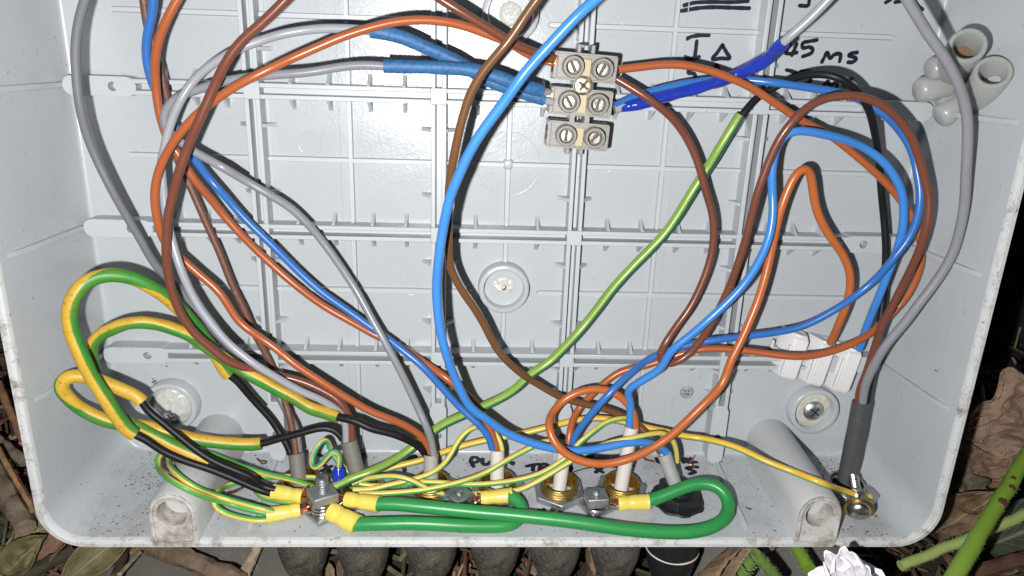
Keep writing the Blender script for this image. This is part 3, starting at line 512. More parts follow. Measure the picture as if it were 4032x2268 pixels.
    'black_core_two': [(-54.0, 113.1, 19.5), (-54.9, 111.3, 19.0), (-56.6, 109.5, 19.0), (-59.5, 108.7, 19.0), (-63.8, 109.2, 19.5), (-68.1, 110.5, 20.0), (-74.6, 112.1, 20.5), (-81.2, 114.1, 21.0), (-86.3, 113.9, 21.5), (-92.4, 112.9, 22.5), (-99.4, 111.1, 24.0), (-105.2, 109.0, 25.0), (-110.8, 106.6, 26.0), (-116.8, 104.2, 27.0), (-124.8, 102.8, 28.0), (-130.1, 99.5, 29.0), (-133.9, 96.0, 30.0), (-133.9, 94.4, 31.0), (-136.0, 90.9, 32.0), (-136.2, 88.0, 33.0), (-135.1, 85.1, 33.0), (-133.3, 84.2, 32.0), (-130.2, 84.8, 31.0), (-126.2, 86.7, 30.0), (-121.7, 88.8, 30.0), (-117.2, 91.2, 30.0), (-113.4, 93.6, 30.0), (-113.6, 95.8, 30.0), (-109.5, 100.1, 30.0), (-103.8, 105.1, 31.0), (-97.8, 110.2, 32.0), (-93.0, 113.6, 32.5), (-87.0, 116.7, 32.5), (-80.1, 121.1, 31.5), (-79.8, 123.9, 30.5), (-74.4, 125.6, 30.5)],
    'black_core_three': [(-25.9, 120.1, 18.0), (-26.8, 117.3, 19.0), (-29.4, 113.7, 21.0), (-33.1, 110.2, 23.0), (-38.2, 107.6, 24.0), (-44.5, 105.5, 25.0), (-47.5, 103.6, 24.5), (-51.8, 102.7, 24.0), (-54.8, 102.7, 23.0), (-60.8, 101.1, 21.5), (-62.2, 101.5, 21.0), (-68.4, 97.4, 21.0), (-75.8, 92.9, 21.0), (-80.7, 89.8, 21.0), (-86.8, 86.2, 20.5), (-91.5, 83.2, 20.0), (-97.5, 78.3, 20.0), (-100.4, 74.5, 22.0), (-104.6, 72.2, 23.0), (-108.8, 70.3, 24.0), (-113.1, 69.2, 25.0), (-117.5, 69.7, 26.0), (-122.4, 71.4, 26.0), (-126.3, 73.7, 26.0), (-128.6, 76.5, 26.0), (-129.6, 79.7, 26.0), (-129.7, 83.5, 26.0), (-128.5, 86.2, 27.0), (-121.5, 101.3, 28.5), (-116.7, 103.8, 29.0), (-112.1, 106.8, 29.0), (-105.1, 110.9, 29.0), (-100.4, 113.4, 29.0), (-96.2, 116.2, 28.9), (-91.2, 119.6, 28.0), (-83.8, 123.4, 28.0), (-80.9, 126.9, 27.5), (-75.3, 128.4, 27.5)],
    'green_long': [(-41.3, 127.1, 36.0), (-34.8, 126.7, 36.5), (-24.1, 127.2, 37.5), (-11.2, 128.0, 38.5), (3.1, 128.4, 40.0), (15.8, 128.8, 41.5), (28.6, 129.7, 43.0), (41.4, 131.0, 44.0), (54.3, 131.6, 44.5), (63.1, 131.5, 44.0), (70.2, 130.4, 42.0), (74.8, 129.1, 38.0), (76.1, 126.8, 34.0), (74.2, 124.1, 31.0), (70.2, 123.4, 29.0), (65.8, 124.0, 28.5), (59.9, 126.0, 29.0), (54.6, 128.3, 29.5), (49.1, 129.8, 30.0)],
    'green_short': [(-48.4, 131.7, 40.5), (-40.7, 131.0, 41.0), (-28.1, 130.8, 41.0), (-15.3, 131.5, 41.0), (-4.7, 132.3, 40.5), (3.2, 132.3, 39.5), (6.0, 131.9, 36.5), (7.2, 130.6, 34.0), (6.1, 129.2, 31.5), (3.5, 128.2, 30.0), (2.1, 128.2, 29.0)]}
INK_PLATE = [
    [(53.34, -29.52), (56.59, -30.41), (61.58, -30.82), (67.86, -30.97), (73.27, -31.47)],
    [(52.68, -27.87), (57.61, -28.82), (62.60, -29.31), (68.49, -29.36), (73.98, -29.40)],
    [(89.97, -30.75), (92.51, -30.84), (92.76, -32.48), (93.27, -34.04)],
    [(117.41, -32.65), (118.90, -33.80), (119.94, -35.00)],
    [(120.38, -32.84), (123.70, -33.42), (126.77, -33.14)],
    [(125.64, -34.43), (127.84, -32.17), (129.60, -30.97)],
    [(55.24, -19.72), (56.86, -20.45), (59.36, -20.85), (62.11, -20.98)],
    [(58.46, -19.03), (58.43, -16.31), (58.35, -13.98)],
    [(55.06, -14.27), (57.17, -13.78), (59.76, -14.35)],
    [(66.84, -18.19), (65.49, -15.94), (64.15, -13.84), (66.99, -14.18), (69.65, -14.26), (68.24, -16.23), (66.84, -18.19)],
    [(59.47, -10.89), (57.12, -10.33), (56.88, -9.38), (58.62, -9.19), (59.24, -8.31), (58.76, -7.19)],
    [(65.53, -12.02), (64.82, -10.05), (64.23, -8.47)],
    [(65.76, -11.91), (66.67, -10.51), (67.45, -8.70)],
    [(88.58, -19.32), (87.77, -17.28), (87.74, -16.39), (89.64, -16.38), (91.14, -16.75)],
    [(90.74, -19.31), (90.18, -17.36), (89.72, -15.89)],
    [(97.08, -20.73), (94.65, -20.24), (92.75, -19.70), (92.91, -18.18), (94.93, -18.53), (96.27, -17.77), (95.68, -16.57), (93.32, -15.61)],
    [(99.83, -14.11), (100.49, -15.88), (101.16, -17.08), (102.33, -15.33), (103.52, -16.51), (105.48, -16.73), (105.61, -14.54)],
    [(110.86, -17.40), (109.08, -17.10), (108.43, -16.34), (110.17, -15.91), (110.88, -15.37), (110.00, -14.44), (108.45, -14.31)],
    [(88.68, -11.30), (90.48, -10.95), (91.96, -10.42), (90.71, -9.43), (89.50, -8.78)],
    [(93.36, -10.96), (95.26, -11.10), (96.68, -10.98), (95.19, -10.19), (96.82, -9.01), (96.94, -7.77), (95.53, -7.23)],
    [(101.24, -6.24), (102.08, -7.52), (102.84, -8.20), (103.89, -6.74), (104.83, -7.69), (105.98, -7.89), (106.01, -6.22)],
    [(110.58, -9.28), (109.30, -8.57), (108.42, -7.30), (109.19, -6.70)]]
INK_FLOOR = [
    [(-9.50, 130.27, 8.00), (-10.00, 130.14, 6.78), (-10.54, 129.92, 4.73), (-9.97, 129.71, 2.87), (-8.51, 129.71, 2.85), (-7.64, 129.82, 3.87), (-8.21, 129.99, 5.40), (-10.00, 130.05, 5.92)],
    [(-6.24, 129.80, 3.67), (-6.24, 130.02, 5.70), (-5.61, 130.15, 6.88), (-4.46, 130.14, 6.78), (-3.43, 129.98, 5.35)],
    [(3.97, 130.01, 5.61), (4.99, 130.03, 5.74), (4.80, 130.13, 6.65)],
    [(-34.06, 129.83, 3.93), (-33.83, 129.69, 2.63), (-32.94, 129.71, 2.85), (-32.41, 129.84, 4.01), (-32.09, 129.68, 2.61), (-31.26, 129.63, 2.14), (-30.51, 129.78, 3.53)],
    [(-34.52, 130.41, 9.25), (-34.19, 130.55, 10.57)],
    [(-36.49, 129.94, 4.97), (-35.39, 129.89, 4.50)],
    [(10.00, 130.25, 7.78), (12.14, 130.16, 7.02), (14.38, 130.12, 6.57)],
    [(12.47, 130.18, 7.12), (12.01, 130.50, 10.07)],
    [(14.45, 130.51, 10.16), (15.27, 130.15, 6.88), (17.42, 130.14, 6.76), (17.40, 130.29, 8.19), (15.23, 130.35, 8.74), (17.31, 130.50, 10.13)],
    [(25.80, 130.26, 7.86), (26.29, 130.34, 8.64), (25.72, 130.50, 10.07)],
    [(32.02, 129.75, 3.22), (32.73, 129.51, 1.01), (34.37, 129.54, 1.27), (33.66, 129.69, 2.66), (32.35, 129.71, 2.83)],
    [(35.39, 129.50, 0.93), (35.21, 129.75, 3.19), (37.02, 129.76, 3.34), (38.12, 129.50, 0.90)],
    [(41.47, 129.49, 0.87), (39.39, 129.56, 1.44), (40.06, 129.65, 2.32), (40.69, 129.74, 3.14), (38.83, 129.79, 3.54)],
    [(43.12, 129.47, 0.63), (42.85, 129.78, 3.50)],
    [(45.04, 129.45, 0.50), (44.56, 129.76, 3.27)],
    [(43.09, 129.63, 2.07), (44.81, 129.60, 1.83)],
    [(35.22, 130.34, 8.62), (37.40, 130.60, 11.02)],
    [(37.68, 130.30, 8.29), (34.97, 130.60, 11.04)],
    [(41.84, 130.24, 7.72), (43.68, 130.26, 7.92), (43.56, 130.42, 9.40)],
    [(59.12, 129.72, 2.91), (59.40, 129.96, 5.09), (61.04, 129.92, 4.75), (61.62, 129.69, 2.66)],
    [(69.53, 129.71, 2.87), (68.78, 129.96, 5.12)],
    [(69.53, 129.71, 2.87), (70.87, 129.74, 3.13), (69.41, 129.84, 4.02), (70.53, 129.96, 5.10)],
    [(72.22, 129.69, 2.67), (71.60, 129.94, 4.98), (73.56, 129.93, 4.86)],
    [(73.28, 130.25, 7.77), (70.83, 130.26, 7.90), (69.08, 130.34, 8.66), (70.69, 130.46, 9.71), (71.61, 130.57, 10.75), (69.45, 130.69, 11.81)],
    [(12.77, 132.80, 31.17), (14.00, 132.96, 32.64)],
    [(14.37, 132.76, 30.84), (12.94, 133.01, 33.09)],
    [(17.28, 132.77, 30.96), (19.39, 132.67, 30.04), (19.79, 132.83, 31.47), (19.00, 133.01, 33.08)],
    [(-63.21, 130.26, 7.92), (-62.01, 130.44, 9.58), (-60.72, 130.63, 11.30)],
    [(-60.75, 130.33, 8.57), (-61.97, 130.46, 9.77), (-63.58, 130.61, 11.10)],
    [(-66.32, 129.60, 1.86), (-65.45, 129.69, 2.63)],
    [(-50.12, 129.56, 1.51), (-49.35, 129.75, 3.25), (-50.19, 129.84, 4.02)],
    [(-49.71, 130.03, 5.74), (-49.54, 130.08, 6.23)]]
R_ = random.Random(7)

# ================================================================== GROUND
GZ = 0.0
def gpt(x, y, z=0.0): return Vector((x, y, z))
gm = MB()
GX, GY = 90, 70
gx0, gx1, gy0, gy1 = -.62, .62, -.42, .62
for j in range(GY + 1):
    for i in range(GX + 1):
        x = gx0 + (gx1 - gx0) * i / GX; y = gy0 + (gy1 - gy0) * j / GY
        z = -.012 + .010 * noise.noise(Vector((x * 14, y * 14, 0))) + .004 * noise.noise(Vector((x * 60, y * 60, 3)))
        gm.v.append(Vector((x, y, z)))
for j in range(GY):
    for i in range(GX):
        a = j * (GX + 1) + i; gm.f.append([a, a + 1, a + GX + 2, a + GX + 1])
# skirt out to the horizon
o0 = len(gm.v)
gm.v += [Vector((-40, -40, -.03)), Vector((40, -40, -.03)), Vector((40, 40, -.03)), Vector((-40, 40, -.03))]
gm.f.append([o0, o0 + 1, o0 + 2, o0 + 3])
mS, n_, l_, b_ = newmat('dark_soil')
tc_ = n_.new('ShaderNodeTexCoord').outputs['Object']
l_.new(mixc(n_, l_, noise_node(n_, l_, 120, 6, .7, tc_).outputs[0], (.010, .008, .006), (.055, .036, .022)), b_.inputs['Base Color'])
b_.inputs['Roughness'].default_value = .95
bump(n_, l_, b_, noise_node(n_, l_, 420, 6, .7, tc_).outputs[0], .9, .002)
g_o = link('ground', mesh_of('ground', gm, Vector(), True, False, 'world'), mS)
g_o['kind'] = 'structure'

# ---- litter
def leaf_material(name, veins=True, rough=.7):
    m, n, l, b = newmat(name)
    at = n.new('ShaderNodeAttribute'); at.attribute_name = 'Col'
    tc = n.new('ShaderNodeTexCoord').outputs['Object']
    nz = noise_node(n, l, 150, 6, .7, tc)
    c = mixc(n, l, ramp(n, l, nz.outputs[0], [(.35, 0.0), (.7, .75)]), at.outputs[0], (.03, .018, .010))
    if veins:
        uv = n.new('ShaderNodeUVMap').outputs[0]
        sx = n.new('ShaderNodeSeparateXYZ'); l.new(uv, sx.inputs[0])
        # side veins run from the midrib at an angle
        ab = n.new('ShaderNodeMath'); ab.operation = 'ABSOLUTE'; l.new(sx.outputs[0], ab.inputs[0])
        sm = n.new('ShaderNodeMath'); sm.operation = 'MULTIPLY_ADD'; l.new(ab.outputs[0], sm.inputs[0]); sm.inputs[1].default_value = -.55; l.new(sx.outputs[1], sm.inputs[2])
        ms = n.new('ShaderNodeMath'); ms.operation = 'MULTIPLY'; l.new(sm.outputs[0], ms.inputs[0]); ms.inputs[1].default_value = 7.0
        pp = n.new('ShaderNodeMath'); pp.operation = 'PINGPONG'; l.new(ms.outputs[0], pp.inputs[0]); pp.inputs[1].default_value = .5
        k1 = ramp(n, l, pp.outputs[0], [(.0, 1.0), (.09, 0.0)])
        k2 = ramp(n, l, ab.outputs[0], [(.03, 1.0), (.07, 0.0)])
        mx = n.new('ShaderNodeMath'); mx.operation = 'MAXIMUM'; l.new(k1, mx.inputs[0]); l.new(k2, mx.inputs[1])
        hs = n.new('ShaderNodeMath'); hs.operation = 'MULTIPLY'; l.new(mx.outputs[0], hs.inputs[0]); hs.inputs[1].default_value = .45
        c = mixc(n, l, hs.outputs[0], c, (.30, .26, .15))
        bp = bump(n, l, b, mx.outputs[0], .5, .0008)
    else:
        bump(n, l, b, noise_node(n, l, 500, 5, .7, tc).outputs[0], .6, .0006)
    l.new(c, b.inputs['Base Color']); b.inputs['Roughness'].default_value = rough
    return m
M['leaf'] = leaf_material('dry_leaf')
M['chip'] = leaf_material('litter_chip', False, .85)
def leaf(mb, base, along, up, length, width, colr, curl=.15, crinkle=.04, nu=10, nv=4, seed=0, tipcurl=0.0, lobes=0):
    """A leaf blade as a curved grid with a midrib fold and a crinkled surface."""
    along = along.normalized(); side = along.cross(up).normalized(); up = side.cross(along).normalized()
    vs = []; fs = []; uv = []; cs = []
    for i in range(nu + 1):
        t = i / nu
        w = width * .5 * (math.sin(math.pi * min(1, t * .96 + .03)) ** .75) * (1 - .25 * t)
        if lobes: w *= 1 + .22 * math.sin(t * lobes * 2 * math.pi)
        for j in range(-nv, nv + 1):
            s = j / nv
            zz = length * (curl * (s * s) * .35 + tipcurl * t * t) + crinkle * length * noise.noise(Vector((t * 4.1 + seed, s * 2.3, seed * 1.7))) + crinkle * .5 * length * noise.noise(Vector((t * 11 + seed, s * 6, 4)))
            edge = 1 + .08 * noise.noise(Vector((t * 15, seed, s))) * abs(s)
            vs.append(base + along * (length * t) + side * (w * s * edge) + up * zz)
            k = 1 + .25 * noise.noise(Vector((t * 3, s * 2, seed)))
            cs.append(tuple(max(0, x * k) for x in colr))
    m = 2 * nv + 1
    for i in range(nu):
        for j in range(m - 1):
            fs.append((i * m + j, i * m + j + 1, (i + 1) * m + j + 1, (i + 1) * m + j))
            uv.append(tuple(((jj - nv) / nv, ii / nu) for ii, jj in ((i, j), (i, j + 1), (i + 1, j + 1), (i + 1, j))))
    mb.add(vs, fs, uv); mb.c += cs
    return mb
def rod(mb, pts, r0, r1, colr=None, n=8, knob=0.0, seed=0):
    N = len(pts); vs = []; fs = []
    for i, p in enumerate(pts):
        t = (pts[min(i + 1, N - 1)] - pts[max(0, i - 1)]).normalized(); a, b, _ = basis(t)
        for k in range(n):
            an = 2 * math.pi * k / n
            rr = (r0 + (r1 - r0) * i / (N - 1)) * (1 + knob * noise.noise(Vector((i * .8 + seed, math.cos(an), math.sin(an)))))
            vs.append(p + (a * math.cos(an) + b * math.sin(an)) * rr)
    for i in range(N - 1):
        for k in range(n): fs.append((i * n + k, i * n + (k + 1) % n, (i + 1) * n + (k + 1) % n, (i + 1) * n + k))
    fs.append(tuple(range(n))[::-1]); fs.append(tuple((N - 1) * n + k for k in range(n)))
    mb.add(vs, fs, colr=colr)
    return mb
def bent(a, b, n=9, sag=0.0, wig=0.0, seed=0):
    d = b - a; a1, b1, _ = basis(d); ln = d.length
    return [a + d * (i / n) + (a1 * noise.noise(Vector((i * .45, seed, 1))) + b1 * noise.noise(Vector((i * .45, seed, 9)))) * wig * ln + Vector((0, 0, -sag * ln * math.sin(math.pi * i / n))) for i in range(n + 1)]
DRY = [(.13, .068, .038), (.085, .045, .025), (.20, .13, .078), (.05, .028, .016), (.30, .22, .14), (.09, .08, .03), (.11, .04, .025), (.04, .032, .022), (.035, .05, .018)]
def zone():
    k = R_.random()
    if k < .36: return (R_.uniform(-.26, -.13), R_.uniform(-.15, .06))
    if k < .62: return (R_.uniform(-.16, .16), R_.uniform(-.16, -.06))
    return (R_.uniform(.10, .34), R_.uniform(-.16, .12))
lm = MB()
for i in range(2300):
    x, y = zone()
    a = R_.uniform(0, 2 * math.pi); ln = R_.uniform(.005, .016)
    up = Vector((R_.uniform(-.5, .5), R_.uniform(-.6, .3), 1)).normalized()
    leaf(lm, Vector((x, y, R_.uniform(-.010, .004))), Vector((math.cos(a), math.sin(a), R_.uniform(-.25, .25))), up, ln, ln * R_.uniform(.18, .6),
         R_.choice(DRY), R_.uniform(-.3, .5), .09, 6, 2, i * 1.31, R_.uniform(-.3, .4))
lo = link('leaf_litter', mesh_of('leaf_litter', lm, Vector(), True, False, 'world'), M['leaf'])
lo['kind'] = 'stuff'; lo['label'] = 'layer of broken brown dead leaves on the soil around the box'; lo['category'] = 'leaf litter'
cm = MB()
for i in range(1500):
    x, y = zone(); a = R_.uniform(0, 2 * math.pi)
    d = Vector((math.cos(a), math.sin(a), R_.uniform(-.15, .2))); ln = R_.uniform(.008, .050); p = Vector((x, y, R_.uniform(-.002, .014)))
    rod(cm, bent(p, p + d * ln, 4, 0, .06, i), R_.uniform(.0004, .0013), R_.uniform(.0003, .0009), tuple(c * R_.uniform(.7, 1.5) for c in R_.choice(DRY)), 5, .25, i)
co = link('twig_litter', mesh_of('twig_litter', cm, Vector(), True, False, 'world'), M['chip'])
co['kind'] = 'stuff'; co['label'] = 'scatter of small broken stalks and bark chips in the dead leaves'; co['category'] = 'twig litter'
M['paper'] = leaf_material('papery_leaf', False, .85)
_n, _l = M['paper'].node_tree.nodes, M['paper'].node_tree.links
_w = _n.new('ShaderNodeTexCoord'); _d = noise_node(_n, _l, 110, 7, .62, _w.outputs['Object']); _d.inputs['Distortion'].default_value = 1.2
_k = _n.new('ShaderNodeMath'); _k.operation = 'PINGPONG'; _l.new(_d.outputs[0], _k.inputs[0]); _k.inputs[1].default_value = .12
bump(_n, _l, _n['Principled BSDF'], _k.outputs[0], .9, .006)
for _r in _n:
    if _r.bl_idname == 'ShaderNodeValToRGB' and abs(_r.color_ramp.elements[0].position - .35) < .01: _r.color_ramp.elements[1].color = (.35, .35, .35, 1)
def leaf_thing(label, base, along, up, ln, wd, colr, **k):
    mat = k.pop('mat', M['leaf']); mb = MB(); leaf(mb, base, along, up, ln, wd, colr, **k)
    o = single('dead_leaf', mb, mat, label, 'leaf', base, 'larger dead leaves round the box', 'world', recalc=False)
    s = o.modifiers.new('thickness', 'SOLIDIFY'); s.thickness = .0004
    return o
_a = Vector((0.1802, -0.0629, 0.0450)); _b = Vector((0.2021, -0.0580, 0.0550))
leaf_thing('large crinkled tan dead leaf right of the box below the black pipe', _a, _b - _a, Vector((-.3, -.8, 1)), .056, .036, (.36, .24, .17), curl=.3, crinkle=.10, nu=60, nv=26, seed=3.1, lobes=3, mat=M['paper'])
_a = Vector((0.1788, -0.0649, 0.0400)); _b = Vector((0.2022, -0.0662, 0.0340))
leaf_thing('tan dead leaf with raised veins hanging below the large crinkled one', _a, _b - _a, Vector((-.2, -.9, .8)), .044, .038, (.30, .19, .125), curl=-.3, crinkle=.08, nu=50, nv=22, seed=9.3, lobes=2, mat=M['paper'])
_a = Vector((0.1813, -0.0891, 0.0300)); _b = Vector((0.1801, -0.0822, 0.0300))
leaf_thing('small grey green curled leaf with ribbed fan edge by the green stems', _a, _b - _a, Vector((.2, -.6, 1)), .022, .026, (.12, .105, .06), curl=.5, crinkle=.10, nu=18, nv=8, seed=5.0, lobes=4)
_a = Vector((0.1706, -0.0908, 0.0200)); _b = Vector((0.1756, -0.0891, 0.0300))
leaf_thing('brown dead leaf tucked under the lower right corner of the box', _a, _b - _a, Vector((-.3, -.6, 1)), .030, .022, (.17, .10, .05), curl=.3, crinkle=.06, nu=18, nv=8, seed=6.6)
_a = Vector((-0.1446, -0.1132, 0.0340)); _b = Vector((-0.1349, -0.1022, 0.0340))
leaf_thing('olive leaf with pale side veins under the lower left rim', _a, _b - _a, Vector((.1, -.5, 1)), .026, .014, (.14, .125, .05), curl=.25, crinkle=.02, nu=26, nv=10, seed=2.2)
_a = Vector((-0.1675, -0.1097, 0.0300)); _b = Vector((-0.1584, -0.1029, 0.0360))
leaf_thing('mottled yellow green dead leaf at the lower left corner of the picture', _a, _b - _a, Vector((-.2, -.7, 1)), .019, .013, (.14, .125, .05), curl=.5, crinkle=.08, nu=22, nv=9, seed=7.7)
_a = Vector((-0.1706, -0.0963, 0.0260)); _b = Vector((-0.1635, -0.0925, 0.0260))
leaf_thing('small ragged yellowish leaf against the rounded lower left corner of the box', _a, _b - _a, Vector((0, -.6, 1)), .022, .015, (.24, .20, .09), curl=.4, crinkle=.10, nu=18, nv=8, seed=8.1, lobes=3)
_a = Vector((-0.1593, -0.1083, 0.0260)); _b = Vector((-0.1557, -0.0987, 0.0260))
leaf_thing('reddish brown dead leaf between the two olive leaves at lower left', _a, _b - _a, Vector((-.3, -.6, 1)), .024, .010, (.18, .085, .05), curl=.5, crinkle=.05, nu=18, nv=8, seed=4.4)
_a = Vector((0.0704, -0.1102, 0.0300)); _b = Vector((0.0829, -0.1022, 0.0340))
leaf_thing('tan dead leaf standing on edge just right of the clean black gland', _a, _b - _a, Vector((.9, -.5, .5)), .034, .018, (.23, .15, .09), curl=.6, crinkle=.06, nu=20, nv=8, seed=1.7)
_a = Vector((0.1805, -0.1003, 0.0300)); _b = Vector((0.1949, -0.0963, 0.0340))
leaf_thing('dark green living leaf behind the thick green stem at right', _a, _b - _a, Vector((-.1, -.6, 1)), .036, .028, (.030, .060, .040), curl=.3, crinkle=.03, nu=20, nv=8, seed=1.2)
for _k, (_u, _v, _s, _c) in enumerate(((.62, .1, 3.9, (.10, .045, .03)),)): pass

# twigs and stalks
def twig(label, a, b, r0, r1, colr, knob=.15, wig=.03, seed=0, name='twig', cat='twig', mat=None, n=10):
    mb = MB(); rod(mb, bent(a, b, 14, 0, wig, seed), r0, r1, colr, n, knob, seed)
    return single(name, mb, mat or M['chip'], label, cat, a, 'twigs lying in the litter', 'world')
twig('thick pale brown twig lying left of the box', Vector((-0.1874, -0.0710, 0.0300)), Vector((-0.1628, -0.0960, 0.0360)), 0.0037, 0.0034, (.22, .165, .115), seed=1)
twig('thin orange brown stalk slanting down beside the left rim', Vector((-0.1782, -0.0707, 0.0460)), Vector((-0.1570, -0.0941, 0.0460)), 0.0010, 0.0008, (.40, .22, .10), .06, .015, 2)
twig('reddish brown stalk above the thick twig at the left edge', Vector((-0.1907, -0.0425, 0.0440)), Vector((-0.1747, -0.0643, 0.0400)), 0.0015, 0.0013, (.26, .12, .06), .08, .02, 3)
twig('grey brown twig crossing behind the left rim', Vector((-0.1928, -0.0580, 0.0280)), Vector((-0.1766, -0.0683, 0.0300)), 0.0024, 0.0020, (.25, .20, .14), seed=4)
twig('flat weathered stick lying under the left screw post', Vector((-0.1265, -0.0957, 0.0200)), Vector((-0.0882, -0.1116, 0.0300)), 0.0037, 0.0030, (.21, .15, .10), .25, .02, 5)
twig('dark mossy stick at the bottom left of the picture', Vector((-0.1615, -0.1106, 0.0300)), Vector((-0.1495, -0.0996, 0.0260)), 0.0026, 0.0022, (.030, .028, .014), .2, .03, 6)
twig('pale split chip of wood left of the first dusty gland', Vector((-0.0891, -0.1099, 0.0260)), Vector((-0.0868, -0.0980, 0.0240)), 0.0021, 0.0018, (.46, .36, .26), .15, .01, 7)
twig('dark bark strip leaning under the lower left rim', Vector((-0.1301, -0.1106, 0.0300)), Vector((-0.1350, -0.0955, 0.0200)), 0.0018, 0.0017, (.055, .035, .022), .25, .02, 8)
twig('brown woody stalk along the lower right edge of the picture', Vector((0.1560, -0.1151, 0.0400)), Vector((0.1841, -0.1095, 0.0460)), 0.0026, 0.0024, (.11, .045, .026), .12, .02, 9)
twig('thin pale straw sticking out beside the olive leaf', Vector((-0.1249, -0.1131, 0.0400)), Vector((-0.1247, -0.1021, 0.0300)), 0.0008, 0.0006, (.30, .24, .16), .1, .02, 10)

# living stems with hairs
M['stem'] = plastic('green_stem', (.15, .25, .030), .5, .04, (.10, .12, .02), var=.25, scale=300)
M['stem_pale'] = plastic('pale_green_stem', (.27, .34, .11), .55, .08, (.14, .2, .04), var=.3, scale=500)
M['stem_dark'] = plastic('dark_green_stem', (.10, .17, .035), .5, .06, (.05, .07, .02), var=.3, scale=400)
M['hair'] = plastic('stem_hair', (.45, .48, .33), .6, .0)
M['scar'] = plastic('stem_scar', (.075, .028, .014), .8, .1)
def stem(label, a, b, r0, r1, mat, hairs=260, scars=(), seed=0, wig=.01, sag=0):
    ps = bent(a, b, 18, sag, wig, seed)
    th = Thing('plant_stem', label, 'stem', a, 'living plant stems by the box', 'world')
    mb = MB(); rod(mb, ps, r0, r1, None, 14, .07, seed); th.part('stalk', mb, mat)
    hb = MB(); rr = random.Random(seed)
    for i in range(hairs):
        k = rr.randrange(len(ps) - 1); p = ps[k].lerp(ps[k + 1], rr.random()); t = (ps[k + 1] - ps[k]).normalized(); e1, e2, _ = basis(t)
        an = rr.uniform(0, 6.283); d = e1 * math.cos(an) + e2 * math.sin(an); q = p + d * (r0 * .97); ln = rr.uniform(.0004, .0011)
        w = t * .00004; tip = q + d * ln + t * rr.uniform(-.0006, .0006)
        hb.add([q - w, q + w, tip], [(0, 1, 2)])
    h = th.part('stem_hairs', hb, M['hair'], kind='stuff', recalc=False)
    for (fr, an, sz) in scars:
        k = int(fr * (len(ps) - 2)); p = ps[k]; t = (ps[k + 1] - ps[k]).normalized()
        v = (cam.matrix_world.translation - p); v = (v - t * v.dot(t)).normalized(); s = t.cross(v)
        d = (v * math.cos(an) + s * math.sin(an)).normalized(); sb = MB(); q = t.cross(d)
        c = p + d * (r0 * 1.02)
        lathe(sb, c, d, [(sz, -.0004), (sz * .8, .0001), (0.0, .0002)], 12, jit=.5)
        th.part('scar', sb, M['scar'])
    return th
stem('thick bright green stem with dark scars crossing the lower right corner', Vector((0.1791, -0.0832, 0.0750)), Vector((0.1324, -0.1278, 0.0750)), .0023, .0026, M['stem'], 420, ((.30, .1, .0009), (.40, -.2, .0012), (.52, -.5, .0017)), 21)
stem('pale green hairy stem passing behind the thick bright green one', Vector((0.1325, -0.1149, 0.0520)), Vector((0.1831, -0.0984, 0.0580)), .0017, .0018, M['stem_pale'], 420, (), 22)
stem('dark green hairy stem arched beside the clean black gland', Vector((0.0781, -0.1182, 0.0500)), Vector((0.0813, -0.1138, 0.0600)), .0021, .0018, M['stem_dark'], 220, (), 23)
stem('dark green hairy stem sloping right from the arch', Vector((0.0813, -0.1138, 0.0600)), Vector((0.0897, -0.1189, 0.0520)), .0018, .0020, M['stem_dark'], 220, (), 24)
stem('short bright green stem rising behind the white flower', Vector((0.1041, -0.1026, 0.0400)), Vector((0.1049, -0.1132, 0.0440)), .0022, .0024, M['stem'], 160, (), 25)

# pale stones
def stone(label, c, sx, sy, sz, colr, seed):
    m = MB(); n, k = 22, 12; vs = []; fs = []
    for j in range(k + 1):
        ph = math.pi * j / k
        for i in range(n):
            t = 2 * math.pi * i / n
            q = Vector((math.cos(t) * math.sin(ph), math.sin(t) * math.sin(ph), math.cos(ph)))
            s = 1 + .18 * noise.noise(q * 1.4 + Vector((seed, 0, 0)))
            q = Vector([math.copysign(abs(a) ** .6, a) for a in q])
            vs.append(c + Vector((q.x * sx, q.y * sy, q.z * sz)) * s)
    for j in range(k):
        for i in range(n): fs.append((j * n + i, j * n + (i + 1) % n, (j + 1) * n + (i + 1) % n, (j + 1) * n + i))
    m.add(vs, fs)
    return single('grey_stone', m, plastic('stone_%d' % seed, colr, .85, .1, (.2, .19, .16), var=.3, bs=.6, scale=260), label, 'stone', c - Vector((0, 0, sz)), 'pale stones under the box', 'world')
stone('pale grey flat stone under the weathered stick at lower left', Vector((-0.1097, -0.0986, 0.0040)), .040, .026, .010, (.10, .095, .08), 1)
stone('pale grey smooth stone behind the dark arched stem', Vector((0.1076, -0.1015, 0.0100)), .030, .024, .012, (.13, .13, .115), 2)

